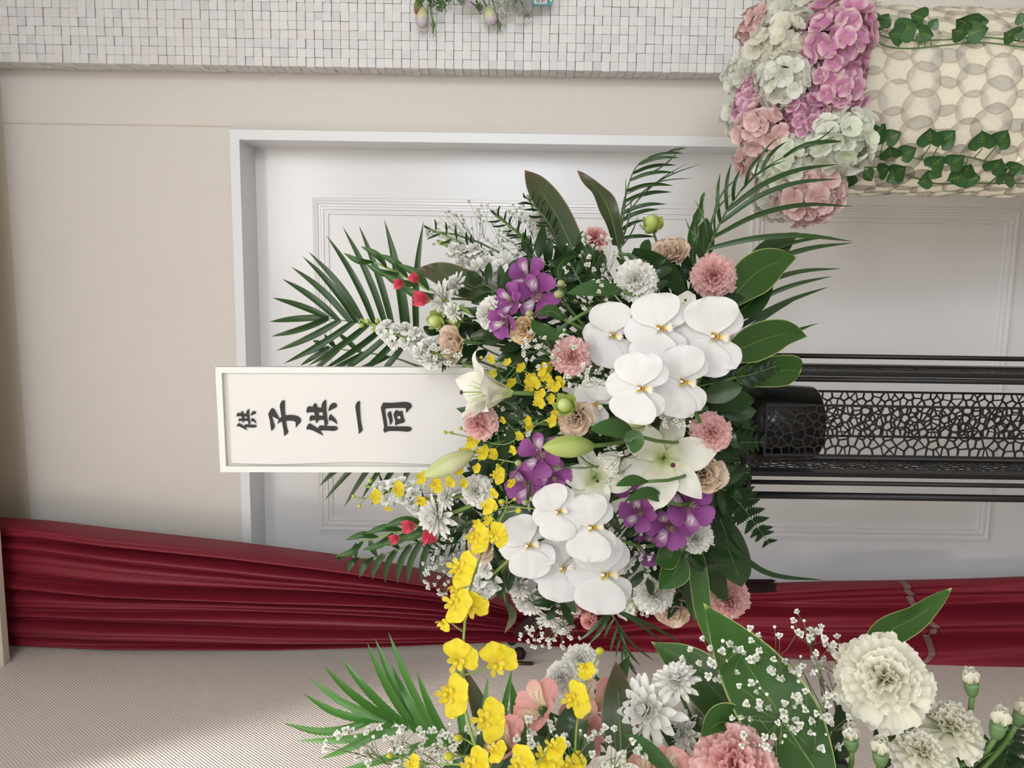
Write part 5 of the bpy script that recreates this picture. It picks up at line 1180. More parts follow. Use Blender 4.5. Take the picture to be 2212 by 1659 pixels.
WH=['behind the upper orchid spray','behind the topmost orchid bloom','under the white carnation','below the large pink carnation','behind the largest orchid bloom','left of the pink carnation','behind the yellow orchids','beneath the trumpet lily','under the green lily bud','behind the upper purple cluster','behind the lower orchid spray','under the dark-stigma lily','behind the lower purple cluster','below the wide open lily','behind the wide open lily','beside the pale green lily bud','beneath the peach lisianthus','behind the green lily bud','deep between the lilies','amid the baby\'s breath','at the foot of the name board','among yellow orchid stems','near the curled orchid buds','behind the yellowish lisianthus','under the bronze leaves','behind the curtain-side orchids','under the curtain-side orchids','beside the glossy folded leaf','by the lattice stand top','above the bucket','close to the glossy pointed leaf','between orchid and lime bud','between lime bud and lily','beside the stock spike','behind the lily leaning on the board','near the edge-on chrysanthemum','behind the purple trumpet','deep behind the open lily','behind the salmon carnation','by the dark ferns','under the upper orchid lips']
for k,((x,y,ax,ay),wh) in enumerate(zip(SPR,WH)):
    sprig(x,y,ax,ay,11,66,'dark green leafy stem '+wh,Yd(x,y)+fl.uniform(0.10,0.16),M_fern if k%3==0 else M_leaf,seed=k,wpx=0.34)

for k,(x,y,ax,ay,lb) in enumerate(((1100,600,-170,-105,'feathery dark aster twig carrying the small turned-away aster'),(1215,540,-75,-110,'feathery dark aster twig rising to the tiny white aster'),(1105,590,-100,20,'feathery dark twig under the white stock in baby\'s breath'),(1160,560,-90,-95,'feathery dark twig reaching the moulding'),(930,1090,-110,-40,'feathery twig beside the stock spike below the board'),(1000,1170,-70,25,'feathery twig under the large edge-on chrysanthemum'),(1010,740,-60,40,'feathery twig behind the peach lisianthus at the board'))):
    sprig(x,y,ax,ay,17,30,lb,Yd(x,y)+0.09,M_fern,seed=140+k,wpx=0.16)
# ================================================================== NEIGHBOURING ARRANGEMENT (close, reaching in from the side)
F=dict(fg=True)
carnation(1908,1468,200,'big creamy white carnation, largest bloom beside the dark leaf','cream',(0.1,-0.15),0,0.60,True,0.6)
carnation(2055,1568,140,'cream carnation turned away between two closed buds','cream',(0.5,-1.4),0,0.60,True)
carnation(1993,1622,120,'cream carnation seen edge-on below the big white one','cream',(0.6,-1.3),0,0.58,True)
carnation(1588,1646,190,'large pink carnation among baby\'s breath and broad leaves','pink',(0.1,-0.5),0,0.58,True)
carnation(1252,1424,80,'white carnation with a small yellow orchid in front','white',(-0.2,-0.5),0,0.72,True)
carnation(1212,1462,84,'white carnation leaning on its neighbour before the woven wall','white',(-0.7,-0.3),0,0.71,True)
def cbud(x,y,d,label,face,Y):
    me=cached('cbud',lambda:m_cbud()); cal=cached('cbudcal',m_cbudcal)
    return flower('carnation_bud',label,'flower bud',place(x,y,d/2,face,arr.uniform(0,6),0,Y),[('bud',me),('calyx',cal)],-1.9,True,sr=0.0022)
def m_cbud():
    b=MB()
    for k in range(12):
        f=k/11; b.add(MB().grid(petal_surf(1.75-0.25*f,[(0,0.16),(0.4,0.42),(0.8,0.42),(1,0.28)],bend=0.25,cup=0.4,ser=0.06,sk=6,rnd_=0.1,seed=k),8,6),PM(k*2.4,D(76+12*f),0.36*(1-f),-0.5))
    return b.mesh('bud',M_carc)
def m_cbudcal():
    b=MB(); b.lathe([(0.12,-1.9),(0.42,-1.75),(0.60,-1.2),(0.66,-0.6),(0.66,-0.25),(0.6,-0.25)],14)
    for k in range(5): b.add(MB().grid(petal_surf(0.75,[(0,0.5),(0.5,0.4),(1,0.0)],cup=0.3,bend=0.1),6,5),PM(k*2*PI/5,D(84),0.62,-0.5))
    return b.mesh('calyx',M_sep)
cbud(2097,1468,46,'closed cream carnation bud standing against the woven wall',(-0.2,-2.2),0.60)
cbud(2160,1556,52,'opening cream carnation bud beside the small fern',(0.5,-1.8),0.58)
cbud(1902,1618,52,'closed cream bud below the big white carnation',(0.0,-1.5),0.56)
cbud(1838,1588,48,'cream bud beside baby\'s breath and the dark leaf',(-0.1,-1.6),0.58)
cbud(2208,1535,44,'green tight bud beside the opening cream bud',(0.6,-1.5),0.62)
mum(1395,1535,170,'large white chrysanthemum facing out between dark leaves',(-0.55,-0.1),fg=True,Y=0.66)
mum(1460,1470,110,'white chrysanthemum turned up with its green base showing',(-0.35,-1.5),fg=True,Y=0.66,dome=0.7)
mum(1470,1585,104,'white chrysanthemum cupped sideways beside the curled leaf',(-0.9,-0.4),fg=True,Y=0.66,dome=0.7)
mum(1508,1540,70,'white chrysanthemum in shade behind the others',(0.6,-0.5),fg=True,Y=0.72)
mum(1078,1556,100,'white daisy chrysanthemum seen edge-on behind a yellow orchid',(-0.9,-1.4),fg=True,Y=0.72,dome=0.55)
mum(1022,1608,60,'small white chrysanthemum behind the yellow orchid stem',(-1.2,-0.8),fg=True,Y=0.7,dome=0.6)
alst(1166,1528,104,'pink alstroemeria opening sideways beside the white carnation',(-1.0,-0.6),0,0.4,True,True,0.68,60)
alst(1285,1520,110,'pink alstroemeria behind the dark bronze-edged leaf',(0.4,-0.9),0,0.2,True,True,0.70,55)
alst(1258,1572,100,'pale pink alstroemeria below the yellow orchid bloom',(-0.4,0.2),0,0.9,True,True,0.68,50)
alst(1092,1608,110,'pink alstroemeria trumpet pointing past the yellow orchids',(-0.8,-1.1),0,0.3,True,True,0.66,66)
alst(1400,1668,90,'rosy pink alstroemeria beside the pink carnation',(-0.4,-1.2),0,0.3,True,True,0.60,70)
alst(1452,1662,90,'rosy alstroemeria petals next to the large pink carnation',(0.2,-1.2),0,0.8,True,True,0.60,66)
lily(1330,1664,110,'small greenish white lily opening below the dark leaf',(-0.2,-1.3),0,0.3,0.7,70,True,0.60,6)
oncidium([(1064,1680,0.58),(1034,1631,0.585),(1007,1541,0.60),(999,1466,0.61),(1001,1392,0.62),(1006,1330,0.63),(1017,1266,0.645),(1046,1184,0.66),(1092,1102,0.68),(1094,1072,0.69)],
 [(1020,1160,40,0.0,0.2,0.2),(1062,1158,36,0.1,0.3,-0.3),(985,1226,48,-0.3,-0.2,0.3),(978,1268,30,0,0.7,0.0),(975,1300,46,-0.2,0.1,0.5),(1012,1318,46,0.2,0.5,-0.9),(952,1345,26,-0.6,0.9,0.2),(985,1432,50,0.0,0.1,-1.0),(1070,1440,52,0.2,0.1,-1.2),(962,1500,54,-0.1,0.1,0.1),(1040,1555,54,0.1,0.0,0.0),(1046,1092,24,-0.1,-0.4,0.3)],
 'tall yellow oncidium spray arching in front of the red curtain',[(1084,1084,9,-1,0),(1112,1078,6,0,0),(1120,1103,10,0.3,0),(990,1594,12,-1,0),(971,1634,14,-1,0)],fg=True,rpx=44,sr=0.0016,A=FGA)
oncidium([(1240,1700,0.58),(1246,1571,0.62),(1262,1490,0.65),(1293,1412,0.68)],[(1232,1512,46,-0.2,0.1,-0.2),(1258,1440,30,-0.3,0.5,0.6),(1225,1652,42,0.1,-0.3,0.4)],'short yellow oncidium spray before the white carnations',[(1296,1406,12,-1,0)],fg=True,rpx=40,sr=0.0013,A=FGA)
oncidium([(1130,1760,0.54),(1080,1690,0.56),(1020,1655,0.58),(900,1650,0.6)],[(1012,1655,48,0,-0.4,0),(1064,1618,30,0,-0.3,0.5),(1172,1632,46,0.2,-0.6,1.0),(1115,1655,46,0,-0.4,-0.4),(1190,1610,34,0.2,-0.6,0.6),(883,1652,26,-0.3,-0.3,0)],'low yellow oncidium spray amid baby\'s breath',[(842,1632,9,-1,0)],fg=True,rpx=40,sr=0.0013,A=FGA)
frond([(1090,1700),(1010,1640),(920,1590),(820,1545)],[(1.0,612,1562,-26),(0.95,654,1497,-20),(0.92,669,1464,-14),(0.9,699,1438,-10),(0.82,736,1420,-8),(0.76,793,1388,-8),(0.70,810,1379,-6),(0.62,845,1430,-8),(0.55,839,1365,-8),(0.45,900,1450,-8),(0.35,990,1420,-6),(0.2,1055,1458,-4),(0.1,1108,1440,-4),(0.8,640,1600,-10),(0.9,690,1640,-8),(0.6,720,1668,-6)],17,'bright palm frond fanned against the woven wall',0.72,0.80,M_palm2,True)
leaf([(1800,1720,0.56),(1700,1570,0.60),(1610,1430,0.64),(1519,1302,0.70)],165,'huge green leaf with pale rim behind baby\'s breath',M_leafv,BROAD,0.6,0.7,0.15,fg=True)
leaf([(1700,1680,0.64),(1590,1540,0.70),(1490,1440,0.74),(1406,1386,0.78)],120,'broad dark green leaf behind the huge pale-rimmed one',M_leafv,BROAD,0.66,0.78,0.1,fg=True)
leaf([(1830,1500,0.68),(1900,1380,0.72),(1985,1330,0.74),(2054,1270,0.76)],64,'pale-edged leaf twisting up over the curtain',M_leafv,LANCE,0.7,0.76,0.35,0.3,0.15,2,fg=True)
leaf([(1790,1640,0.62),(1822,1540,0.66),(1812,1440,0.70)],36,'narrow dark leaf behind the big white carnation',M_leaf,LANCE,0.64,0.7,0.3,fg=True)
leaf([(1900,1660,0.60),(1930,1580,0.64),(1975,1520,0.68)],74,'dark leaf under the big white carnation',M_leaf,LANCE,0.62,0.68,0.2,fg=True)
leaf([(1345,1690,0.62),(1340,1580,0.65),(1336,1500,0.67),(1330,1425,0.70)],82,'dark bronze-edged leaf between pink blooms and chrysanthemum',M_leafb,BROAD,0.63,0.7,-0.1,0.25,fg=True)
leaf([(1300,1560,0.70),(1330,1480,0.72),(1360,1415,0.74)],40,'dark leaf behind the bronze-edged leaf tip',M_leaf,LANCE,0.7,0.74,0.3,fg=True)
leaf([(1640,1690,0.60),(1600,1590,0.61),(1560,1560,0.60),(1512,1594,0.58)],90,'curled green leaf folding over beside the chrysanthemums',M_leafv,BROAD,0.6,0.6,0.5,0.3,fg=True)
leaf([(1480,1700,0.58),(1400,1620,0.60),(1345,1585,0.61)],36,'narrow bright leaf above the rosy alstroemeria',M_alleaf,LANCE,0.6,0.62,0.4,fg=True)
leaf([(1150,1660,0.66),(1122,1570,0.70),(1104,1470,0.74)],34,'tall slim leaf with a nick beside the white daisy',M_palm2,LANCE,0.66,0.74,0.4,fg=True)
leaf([(1060,1680,0.70),(1045,1560,0.74),(1002,1440,0.78)],46,'tall dark strap leaf behind the yellow orchid stem',M_leafb,LANCE,0.7,0.78,0.2,fg=True)
leaf([(1230,1640,0.66),(1200,1600,0.68),(1150,1560,0.7)],50,'dark leaf under the sideways pink alstroemeria',M_leaf,LANCE,0.66,0.7,0.2,fg=True)
fern([(2160,1700),(2170,1640),(2200,1560)],11,56,'small-leaved fern under the opening cream bud',0.66,0.7,True)
fern([(2060,1720),(2110,1650),(2190,1600)],11,60,'dark fern beside the cream carnations',0.64,0.68,True)
GF=[(1705,1395,95,80,44,'baby\'s breath spray in front of the red curtain',0.62,(1790,1560)),(1760,1560,80,70,34,'baby\'s breath beside the huge pale-rimmed leaf',0.58,(1780,1700)),(1640,1540,90,80,30,'baby\'s breath spread over the huge pale-rimmed leaf',0.57,(1700,1700)),(1810,1430,60,60,26,'baby\'s breath behind the big white carnation',0.68,(1830,1600)),
(850,1610,150,50,44,'baby\'s breath over the bright palm frond',0.62,(980,1690)),(980,1610,80,50,26,'baby\'s breath around the yellow oncidium stem',0.64,(1040,1690)),(1290,1620,110,50,26,'baby\'s breath before the pink alstroemeria',0.58,(1320,1720)),(1540,1420,70,50,20,'baby\'s breath above the upturned chrysanthemum',0.64,(1640,1560)),(1150,1600,60,50,16,'baby\'s breath between pink trumpets',0.62,(1180,1700))]
for k,(x,y,rx,ry,n,lb,Yv,bs) in enumerate(GF): gyps(x,y,rx,ry,n,lb,0,True,Yv,bpx=10.5,seed=50+k,base=bs,depth=0.03)
for k,(x,y,ax,ay,wh) in enumerate(((1250,1700,-60,-120,'below the pale pink alstroemeria'),(1450,1720,40,-120,'behind the cupped chrysanthemum'),(1560,1720,90,-120,'under the large pink carnation'),(1100,1720,-80,-90,'at the foot of the palm frond'),(1720,1740,60,-130,'under the baby\'s breath'),(1980,1740,40,-110,'under the edge-on cream carnation'),(1340,1740,30,-110,'below the small greenish lily'))):
    sprig(x,y,ax,ay,7,90,'green leafy stem '+wh,0.66,M_leaf,True,seed=90+k,wpx=0.42)
# its own foam and stand, outside the picture
foam(Vector((FGA.x,FGA.y,0)),FGA.z-0.10,FGA.z+0.03,'foam block holding the neighbouring flowers')
st2=flower_stand(Matrix.Translation((FGA.x,FGA.y,0)),'black lattice flower stand carrying the neighbouring flowers')
st2.matrix_basis=Matrix.Translation((FGA.x,FGA.y,0))@Matrix.Diagonal((0.72,1,(FGA.z-0.14)/ztop,1))
# ================================================================== SHELL LANTERN WITH HYDRANGEAS
LC=Vector((0.324,1.42,0)); LR=0.1487
def cyl(x,y,off=0.0):
    r=ray(x,y); R_=LR+off; a=r.x*r.x+r.y*r.y; dx,dy=EYE.x-LC.x,EYE.y-LC.y
    b_=2*(r.x*dx+r.y*dy); c=dx*dx+dy*dy-R_*R_; d=b_*b_-4*a*c
    t=(-b_-math.sqrt(d))/(2*a) if d>0 else -b_/(2*a)
    return EYE+r*t
ltop=P(1845,205,LC.y-LR).z
M_shell=petal('capiz_shell',[(0,(0.82,0.80,0.74)),(0.84,(0.80,0.78,0.72)),(0.93,(0.76,0.71,0.62)),(1,(0.66,0.58,0.47))],transl=0.62,rough=0.25,var=0.10,spec=0.6)
def lamp_core():
    m=emis('warm_lamp_tube',(1.0,0.92,0.80),2.7); return m
lan=thing('shell_lantern','tall round lantern of overlapping white shell discs, lit from inside','lantern',Matrix.Translation((LC.x,LC.y,0)))
b=MB(); b.lathe([(LR*0.45,0.06),(LR*0.45,ltop-0.04)],24); ob('lamp_tube',b.mesh('lamp_tube',lamp_core()),lan)
b=MB(); b.lathe([(0.001,0),(LR*0.98,0),(LR*0.98,0.05),(0.001,0.052)],40); ob('base',b.mesh('base',M_case),lan)
b=MB(); b.lathe([(LR*0.985,0.05),(LR*0.985,ltop)],64); b.f=b.f[:-2]; b.mi=b.mi[:-2]; ob('inner_shade',b.mesh('inner_shade',petal('shade_film',[(0,(0.80,0.77,0.70)),(1,(0.82,0.80,0.74))],transl=0.6,var=0.05)),lan)
b=MB(); b.lathe([(0.001,0),(LR*1.0,0),(LR*1.02,0.012),(0.001,0.014)],40); ob('cap',b.mesh('cap',M_case),lan,Matrix.Translation((0,0,ltop)))
dr=random.Random(8)
def m_disc(seed):
    r=random.Random(seed); n=18; q=MB()
    q.v.append((0,0.0015,0)); q.uv.append((0.5,0))
    for k in range(n):
        a=2*PI*k/n; rr=1+r.uniform(-0.05,0.05); q.v.append((rr*math.cos(a),r.uniform(-0.03,0.03),rr*math.sin(a))); q.uv.append((k/n,1))
    for k in range(n): q.face((0,1+(k+1)%n,1+k))
    return q
dms=[m_disc(k) for k in range(4)]; dme=[d.mesh('shell_disc',M_shell) for d in dms]
rest=MB(); DRD=0.030; rows=int((ltop-0.06)/0.040); fa=math.atan2(LC.x,LC.y)
for j in range(rows):
    z=ltop-0.028-j*0.040
    for k in range(24):
        a=2*PI*(k+0.5*(j%2))/24+dr.uniform(-0.03,0.03)
        d=Vector((math.sin(a),-math.cos(a),0)); p=d*(LR+0.003+0.002*(j%3))+Vector((0,0,z+dr.uniform(-0.004,0.004)))
        M_=Matrix.Translation(p)@Matrix.Rotation(a,4,'Z')@Matrix.Rotation(dr.uniform(0.0,0.04),4,'X')@Matrix.Rotation(dr.uniform(0,6),4,'Y')@Matrix.Scale(DRD*dr.uniform(0.85,1.1),4)
        if z>0.40 and math.cos(a)>-0.15: ob('shell_disc',dme[k%4],lan,M_)
        else: rest.add(dms[k%4],M_)
o_=ob('shell_discs',rest.mesh('shell_discs',M_shell),lan); o_['kind']='stuff'
# hydrangea heads
def hyd_mat(nm,c0,c1,e): return petal('hydrangea_'+nm,[(0,c0),(0.22,c1),(0.5,c1),(0.85,e),(1,e)],vein=0.08,veink=4,transl=0.35,var=0.08)
HM={'white':hyd_mat('white',(0.60,0.66,0.34),(0.80,0.80,0.70),(0.84,0.84,0.77)),'green':hyd_mat('green_white',(0.50,0.64,0.30),(0.76,0.80,0.64),(0.84,0.85,0.78)),'lilac':hyd_mat('lilac_pink',(0.60,0.40,0.26),(0.64,0.27,0.46),(0.84,0.62,0.64)),'pink':hyd_mat('soft_pink',(0.66,0.52,0.30),(0.76,0.48,0.46),(0.85,0.68,0.65)),'cream':hyd_mat('cream',(0.66,0.64,0.36),(0.82,0.80,0.66),(0.84,0.82,0.74))}
def m_floret(seed,mt):
    r=random.Random(seed); b=MB()
    for k in range(4): b.add(MB().grid(petal_surf(1.0,[(0,0.10),(0.2,0.32),(0.5,0.56),(0.8,0.52),(0.95,0.28),(1,0.06)],bend=r.uniform(-0.5,0.25),cup=r.uniform(-0.1,0.3),ruf=0.05,rk=1.2,ph=r.uniform(0,6)),6,6),PM(k*PI/2+r.uniform(-0.15,0.15),D(r.uniform(5,38)),0.03,0.03*(k%2)))
    b.lathe([(0.05,-0.05),(0.09,0.03),(0.05,0.08)],6)
    return b.mesh('floret',mt)
def hydrangea(x,y,rp,kind,label,Y,n=46,seed=0):
    r=random.Random(seed+500); root=thing('hydrangea_head',label,'hydrangea',Matrix.Translation(P(x,y,Y)),)
    ms=[cached(('hyd',kind,k),lambda k=k:m_floret(k,HM[kind])) for k in range(4)]; R0=S(rp,x,y,Y); c=P(x,y,Y)
    cnt=0
    for k in range(int(n*1.45)):
        zf=1-2*(k+0.5)/(n*1.45); a=k*2.39996; rr=math.sqrt(1-zf*zf); d=Vector((rr*math.cos(a),zf,rr*math.sin(a)))
        if d.dot((EYE-c).normalized())<-0.35: continue
        z=(d+Vector((r.uniform(-0.5,0.5),r.uniform(-0.5,0.5),r.uniform(-0.5,0.5)))).normalized(); up=z.orthogonal().normalized(); xx=up.cross(z)
        R_=Matrix(((xx.x,up.x,z.x,0),(xx.y,up.y,z.y,0),(xx.z,up.z,z.z,0),(0,0,0,1)))
        ob('floret',ms[k%4],root,Matrix.Translation(d*R0*r.uniform(0.70,1.02))@R_@Matrix.Rotation(r.uniform(0,6),4,'Z')@Matrix.Scale(R0*r.uniform(0.30,0.44),4))
    A=Vector((LC.x+r.uniform(-0.05,0.05),LC.y+r.uniform(-0.05,0.05),ltop-0.01))
    b=MB(); b.tube(bez(c,c.lerp(A,0.4)+Vector((0,0,0.01)),A+Vector((0,0,0.06)),A,8),0.003,6); b.lathe([(R0*0.1,-R0*0.62),(R0*0.45,-R0*0.3),(R0*0.62,0.0),(R0*0.45,R0*0.3),(R0*0.1,R0*0.6)],10,M=Matrix.Translation(c))
    wpart('stem',b.mesh('stem',M_sep),root)
HY=[(1806,90,74,'lilac','large lilac-pink hydrangea head nearest the ivy',1.26),(1800,190,66,'lilac','lilac-pink hydrangea head touching the lit shells',1.27),(1694,95,64,'cream','cream hydrangea head between pink ones and the mosaic',1.30),(1700,176,58,'white','white hydrangea head under the cream one',1.27),
(1788,8,58,'cream','cream hydrangea head at the top ivy vine',1.34),(1715,18,56,'white','white hydrangea head against the mosaic tiles',1.37),(1650,62,52,'pink','soft pink hydrangea head half hidden behind white ones',1.42),(1618,160,50,'white','greenish white hydrangea head overlapping the mosaic edge',1.40),
(1610,250,46,'white','shaded white hydrangea head against the cream wall',1.42),(1640,222,52,'lilac','lilac hydrangea head over the door casing',1.34),(1652,282,54,'pink','pale pink hydrangea head crossed by palm leaflets',1.30),(1738,248,54,'lilac','pink-lilac hydrangea head in the middle of the bunch',1.28),
(1812,308,68,'green','greenish white hydrangea head above the lower ivy vines',1.26),(1702,352,60,'green','white hydrangea head behind the palm leaflets',1.29),(1748,418,64,'pink','lowest soft pink hydrangea head',1.28),(1680,425,50,'white','dim white hydrangea head behind the lowest pink one',1.38),(1640,340,46,'pink','small pink hydrangea head against the door casing',1.38),(1880,30,24,'cream','few cream hydrangea florets at the lantern shoulder',1.40)]
for k,(x,y,rp,kd,lb,Yv) in enumerate(HY): hydrangea(x,y,rp,kd,lb,Yv,54,k)
# ivy vines
def ivy_mat():
    m=petal('ivy_leaf',[(0,(0.05,0.14,0.04)),(1,(0.035,0.10,0.03))],edge=(0.03,0.09,0.025),edge_w=0.3,transl=0.12,rough=0.35,spec=0.5)
    return m
M_ivy=ivy_mat(); M_ivyv=surf('ivy_vein_yellow',(0.34,0.42,0.06),0.5,0.2,20)
HEART=[(0,0.30),(0.08,0.50),(0.22,0.62),(0.4,0.60),(0.65,0.42),(0.85,0.20),(1,0.0)]
def m_ivy():
    w=prof_fn(HEART); b=MB()
    b.grid(lambda u,v: Vector(((2*u-1)*w(v), v-0.16*(1-v)**3*(1-(1-abs(2*u-1)))*1.0, 0.10*abs(2*u-1)-0.12*v*v)),8,10)
    v=MB(); v.tube([(0,0.02,0.006),(0,0.5,-0.022),(0,0.85,-0.08)],[0.02,0.016,0.006],4)
    for s in (-1,1):
        for q in (0.25,0.45): v.tube([(0,q,0.0),(s*0.16,q+0.14,0.02)],[0.015,0.005],4)
    return b.mesh('leaf_blade',M_ivy), v.mesh('leaf_vein',M_ivyv)
def vine(label,path,leaves,off=0.012):
    pts=[cyl(x,y,off) for x,y in path]; cp=catmull(pts,6); root=thing('ivy_vine',label,'ivy',Matrix.Translation(pts[0]))
    tb_=MB(); tb_.tube(cp,0.0013,5); lf,vn=cached('ivy',m_ivy); r=random.Random(len(leaves))
    for (X,Y_,TX,TY) in leaves:
        cx_,cy_,tx_,ty_=1550+.2993*X,.2993*Y_,1550+.2993*TX,.2993*TY
        dx,dy=tx_-cx_,ty_-cy_; bx,by=cx_-dx*0.9,cy_-dy*0.9
        b0=cyl(bx,by,off+0.010); t0=cyl(tx_,ty_,off+0.022)
        y_=(t0-b0); L=max(y_.length*0.78,S(20,cx_,cy_,1.3)); y_.normalize(); z=(EYE-b0).normalized(); z=z+Vector((r.uniform(-0.4,0.4),0,r.uniform(-0.4,0.4))); z=(z-y_*z.dot(y_)).normalized(); xx=y_.cross(z)
        R_=Matrix(((xx.x,y_.x,z.x,0),(xx.y,y_.y,z.y,0),(xx.z,y_.z,z.z,0),(0,0,0,1)))
        l=ob('leaf_blade',lf,root,root.matrix_basis.inverted()@Matrix.Translation(b0)@R_@Matrix.Scale(L,4)); ob('leaf_vein',vn,l)
        q=min(cp,key=lambda c:(c-b0).length+abs((c-b0).z)*0.4); tb_.tube(bez(q,q.lerp(b0,0.4),b0-y_*0.01,b0,5),0.0008,4)
    wpart('vine_stem',tb_.mesh('vine_stem',M_grn),root)
vine('ivy vine along the back shoulder of the lantern',[(1862,15),(1885,75),(1910,98),(1960,105),(2040,98),(2120,92),(2215,102),(2290,108)],[(1035,80,1075,65),(1140,130,1140,55),(1220,130,1255,75),(1390,190,1480,130),(1430,115,1370,90),(1270,245,1210,240),(1570,160,1600,115),(1520,250,1590,262),(1770,160,1690,135),(1730,225,1670,215),(1920,160,1990,150),(1900,220,2000,190)])
vine('second thin ivy strand behind the lantern edge',[(1872,60),(1930,84),(2040,86),(2120,80),(2230,92)],[(2190,120,2180,70),(2190,230,2230,190),(2100,245,2050,235),(1160,160,1130,110)])
vine('ivy vine with upright leaves across the lit shells',[(1815,330),(1880,338),(1940,336),(2000,344),(2080,338),(2150,352),(2230,360),(2290,362)],[(1175,935,1235,865),(1285,975,1355,940),(1245,1085,1240,1035),(1395,1090,1465,1055),(1535,970,1535,895),(1675,980,1745,915),(1910,990,1910,915),(2065,980,2115,910),(1595,1160,1655,1110),(1740,1150,1810,1105),(2025,1180,2070,1125),(1805,1215,1850,1170)])
vine('ivy vine hanging along the near edge of the lantern',[(1790,360),(1830,362),(1900,362),(1960,378),(2020,396),(2100,396),(2215,396),(2290,398)],[(1215,1220,1260,1190),(1325,1225,1380,1190),(1100,1280,1130,1325),(945,1320,930,1380),(960,1230,1000,1200),(1255,1290,1190,1330),(1590,1260,1640,1290),(1480,1310,1420,1330),(1850,1290,1935,1285),(1700,1290,1630,1305),(2060,1240,2110,1200),(2160,1200,2220,1180),(2090,1285,2040,1290),(2195,1240,2240,1260),(840,1225,790,1235)])
# ================================================================== WALL BOUQUET AND TAG on the mosaic
YV=YM-0.03
M_lil=petal('lilac_bud',[(0,(0.52,0.62,0.24)),(0.5,(0.76,0.76,0.48)),(0.75,(0.74,0.66,0.70)),(1,(0.66,0.52,0.66))],transl=0.25)
M_lilf=petal('lilac_petal',[(0,(0.74,0.70,0.60)),(1,(0.74,0.62,0.74))],transl=0.3)
M_dust=petal('dusty_miller',[(0,(0.26,0.28,0.22)),(1,(0.33,0.35,0.29))],transl=0.1,rough=0.9)
BQ=P(1010,-120,YV+0.01)
def hang(root,p,r=0.0018,mt=None): wpart('stem',MB().tube(bez(p,p+Vector((0.03,-0.015,0.02)),BQ+Vector((-0.03,-0.03,0)),BQ,10),r,6).mesh('stem',mt or M_grn),root)
def wbud(x0,y0,x1,y1,wp,label):
    a,b_=P(x0,y0,YV),P(x1,y1,YV-0.005); root=thing('lilac_bud',label,'flower bud',Matrix.Translation(a)); t=(b_-a).normalized(); n1=t.orthogonal().normalized(); n2=t.cross(n1); hw=S(wp/2,x0,y0,YV); w=prof_fn([(0,0.25),(0.2,0.75),(0.5,1.0),(0.8,0.85),(0.95,0.55),(1,0.15)])
    for k in range(4):
        b=MB(); b.grid(lambda u,v,k=k:a.lerp(b_,v)+(n1*math.cos(PI/2*(k+u*1.35)+v*0.7)+n2*math.sin(PI/2*(k+u*1.35)+v*0.7))*hw*w(v)*(1+0.12*u),8,10); wpart('petal',b.mesh('petal',M_lil),root)
    for k in range(4):
        an=PI/2*k+0.5; d=n1*math.cos(an)+n2*math.sin(an)
        wpart('sepal',ribbon([a,a.lerp(b_,0.35)+d*hw*0.95,a.lerp(b_,0.72)+d*hw*1.05],hw*0.22,LANCE,nu=3,n=4,nrm=d).mesh('sepal',M_sep),root)
    hang(root,a)
wbud(912,14,912,60,25,'closed lilac and lime bud hanging beside the reddish leaf'); wbud(1052,16,1066,54,27,'closed lilac and lime bud beside the silvery foliage')
def pod(pts,label):
    w3=[P(x,y,YV) for x,y in pts]; root=thing('seed_pod',label,'flower bud',Matrix.Translation(w3[0])); cp=catmull(w3,6); n=len(cp)
    wpart('pod',MB().tube(cp,[0.0014+0.0032*math.exp(-((k/n-0.66)/0.12)**2) for k in range(n)],8).mesh('pod',M_grn),root)
    e=cp[-1]; b=MB()
    for k in range(3): b.tube([e,e+Vector((-0.004,-0.002*k,-0.005+0.005*k)),e+Vector((-0.013,-0.004,-0.009+0.008*k))],0.0005,4)
    wpart('filaments',b.mesh('filaments',M_grd),root); hang(root,w3[0])
pod([(928,5),(932,30),(936,52),(935,70)],'slim green pod with red threads hanging over the tiles'); pod([(1066,5),(1070,28),(1078,52),(1080,64)],'slim green pod beside the silvery foliage')
root=thing('lilac_bloom','pale lilac bloom hanging at the top of the mosaic','flower',place(1018,-20,34,(0.1,1.0),0,0,YV-0.01))
for k in range(7): ob('petal',cached(('lilp',k%2),lambda k=k:MB().grid(petal_surf(1.0,ROSE,bend=0.3,cup=0.3,ruf=0.05,ph=k,rnd_=0.15),8,8).mesh('petal',M_lilf)),root,PM(k*0.9,D(20+5*k),0.05,0))
hang(root,root.matrix_basis.translation)
def m_lobed(mt,nm):
    b=MB()
    for a,l in ((0,1.0),(38,0.75),(-38,0.75),(75,0.5),(-75,0.5)):
        b.add(MB().grid(petal_surf(l,[(0,0.07),(0.4,0.10),(0.6,0.2),(0.85,0.22),(1,0.04)],bend=0.2),4,6),Matrix.Rotation(D(-a),4,'Z')@Matrix.Translation((0,0.1 if a else 0.2,0)))
    b.tube([(0,-0.5,0),(0,0,0),(0,0.5,0)],0.03,4); return b.mesh(nm,mt)
def wfol(label,spots,mt,sz,name,cat):
    c0=P(spots[0][0],spots[0][1],YV); root=thing(name,label,cat,Matrix.Translation(c0)); me=cached(('lob',mt.name),lambda:m_lobed(mt,'lobed_leaf')); r=random.Random(len(spots)); tb_=MB(); hub=P(sum(s[0] for s in spots)/len(spots),-40,YV)
    for (x,y) in spots:
        M_=place(x,y,sz*r.uniform(0.8,1.2),(r.uniform(-0.4,0.4),r.uniform(0,0.5)),PI/2+r.uniform(-0.9,0.9)+PI*0,0,YV-r.uniform(0,0.03)); ob('lobed_leaf',me,root,root.matrix_basis.inverted()@M_@Matrix.Rotation(0,4,'Z')); tb_.tube([hub,hub.lerp(M_.translation,0.5)+Vector((0,0.01,0)),M_.translation],0.0009,4)
    wpart('twig',tb_.mesh('twig',mt),root); hang(root,hub)
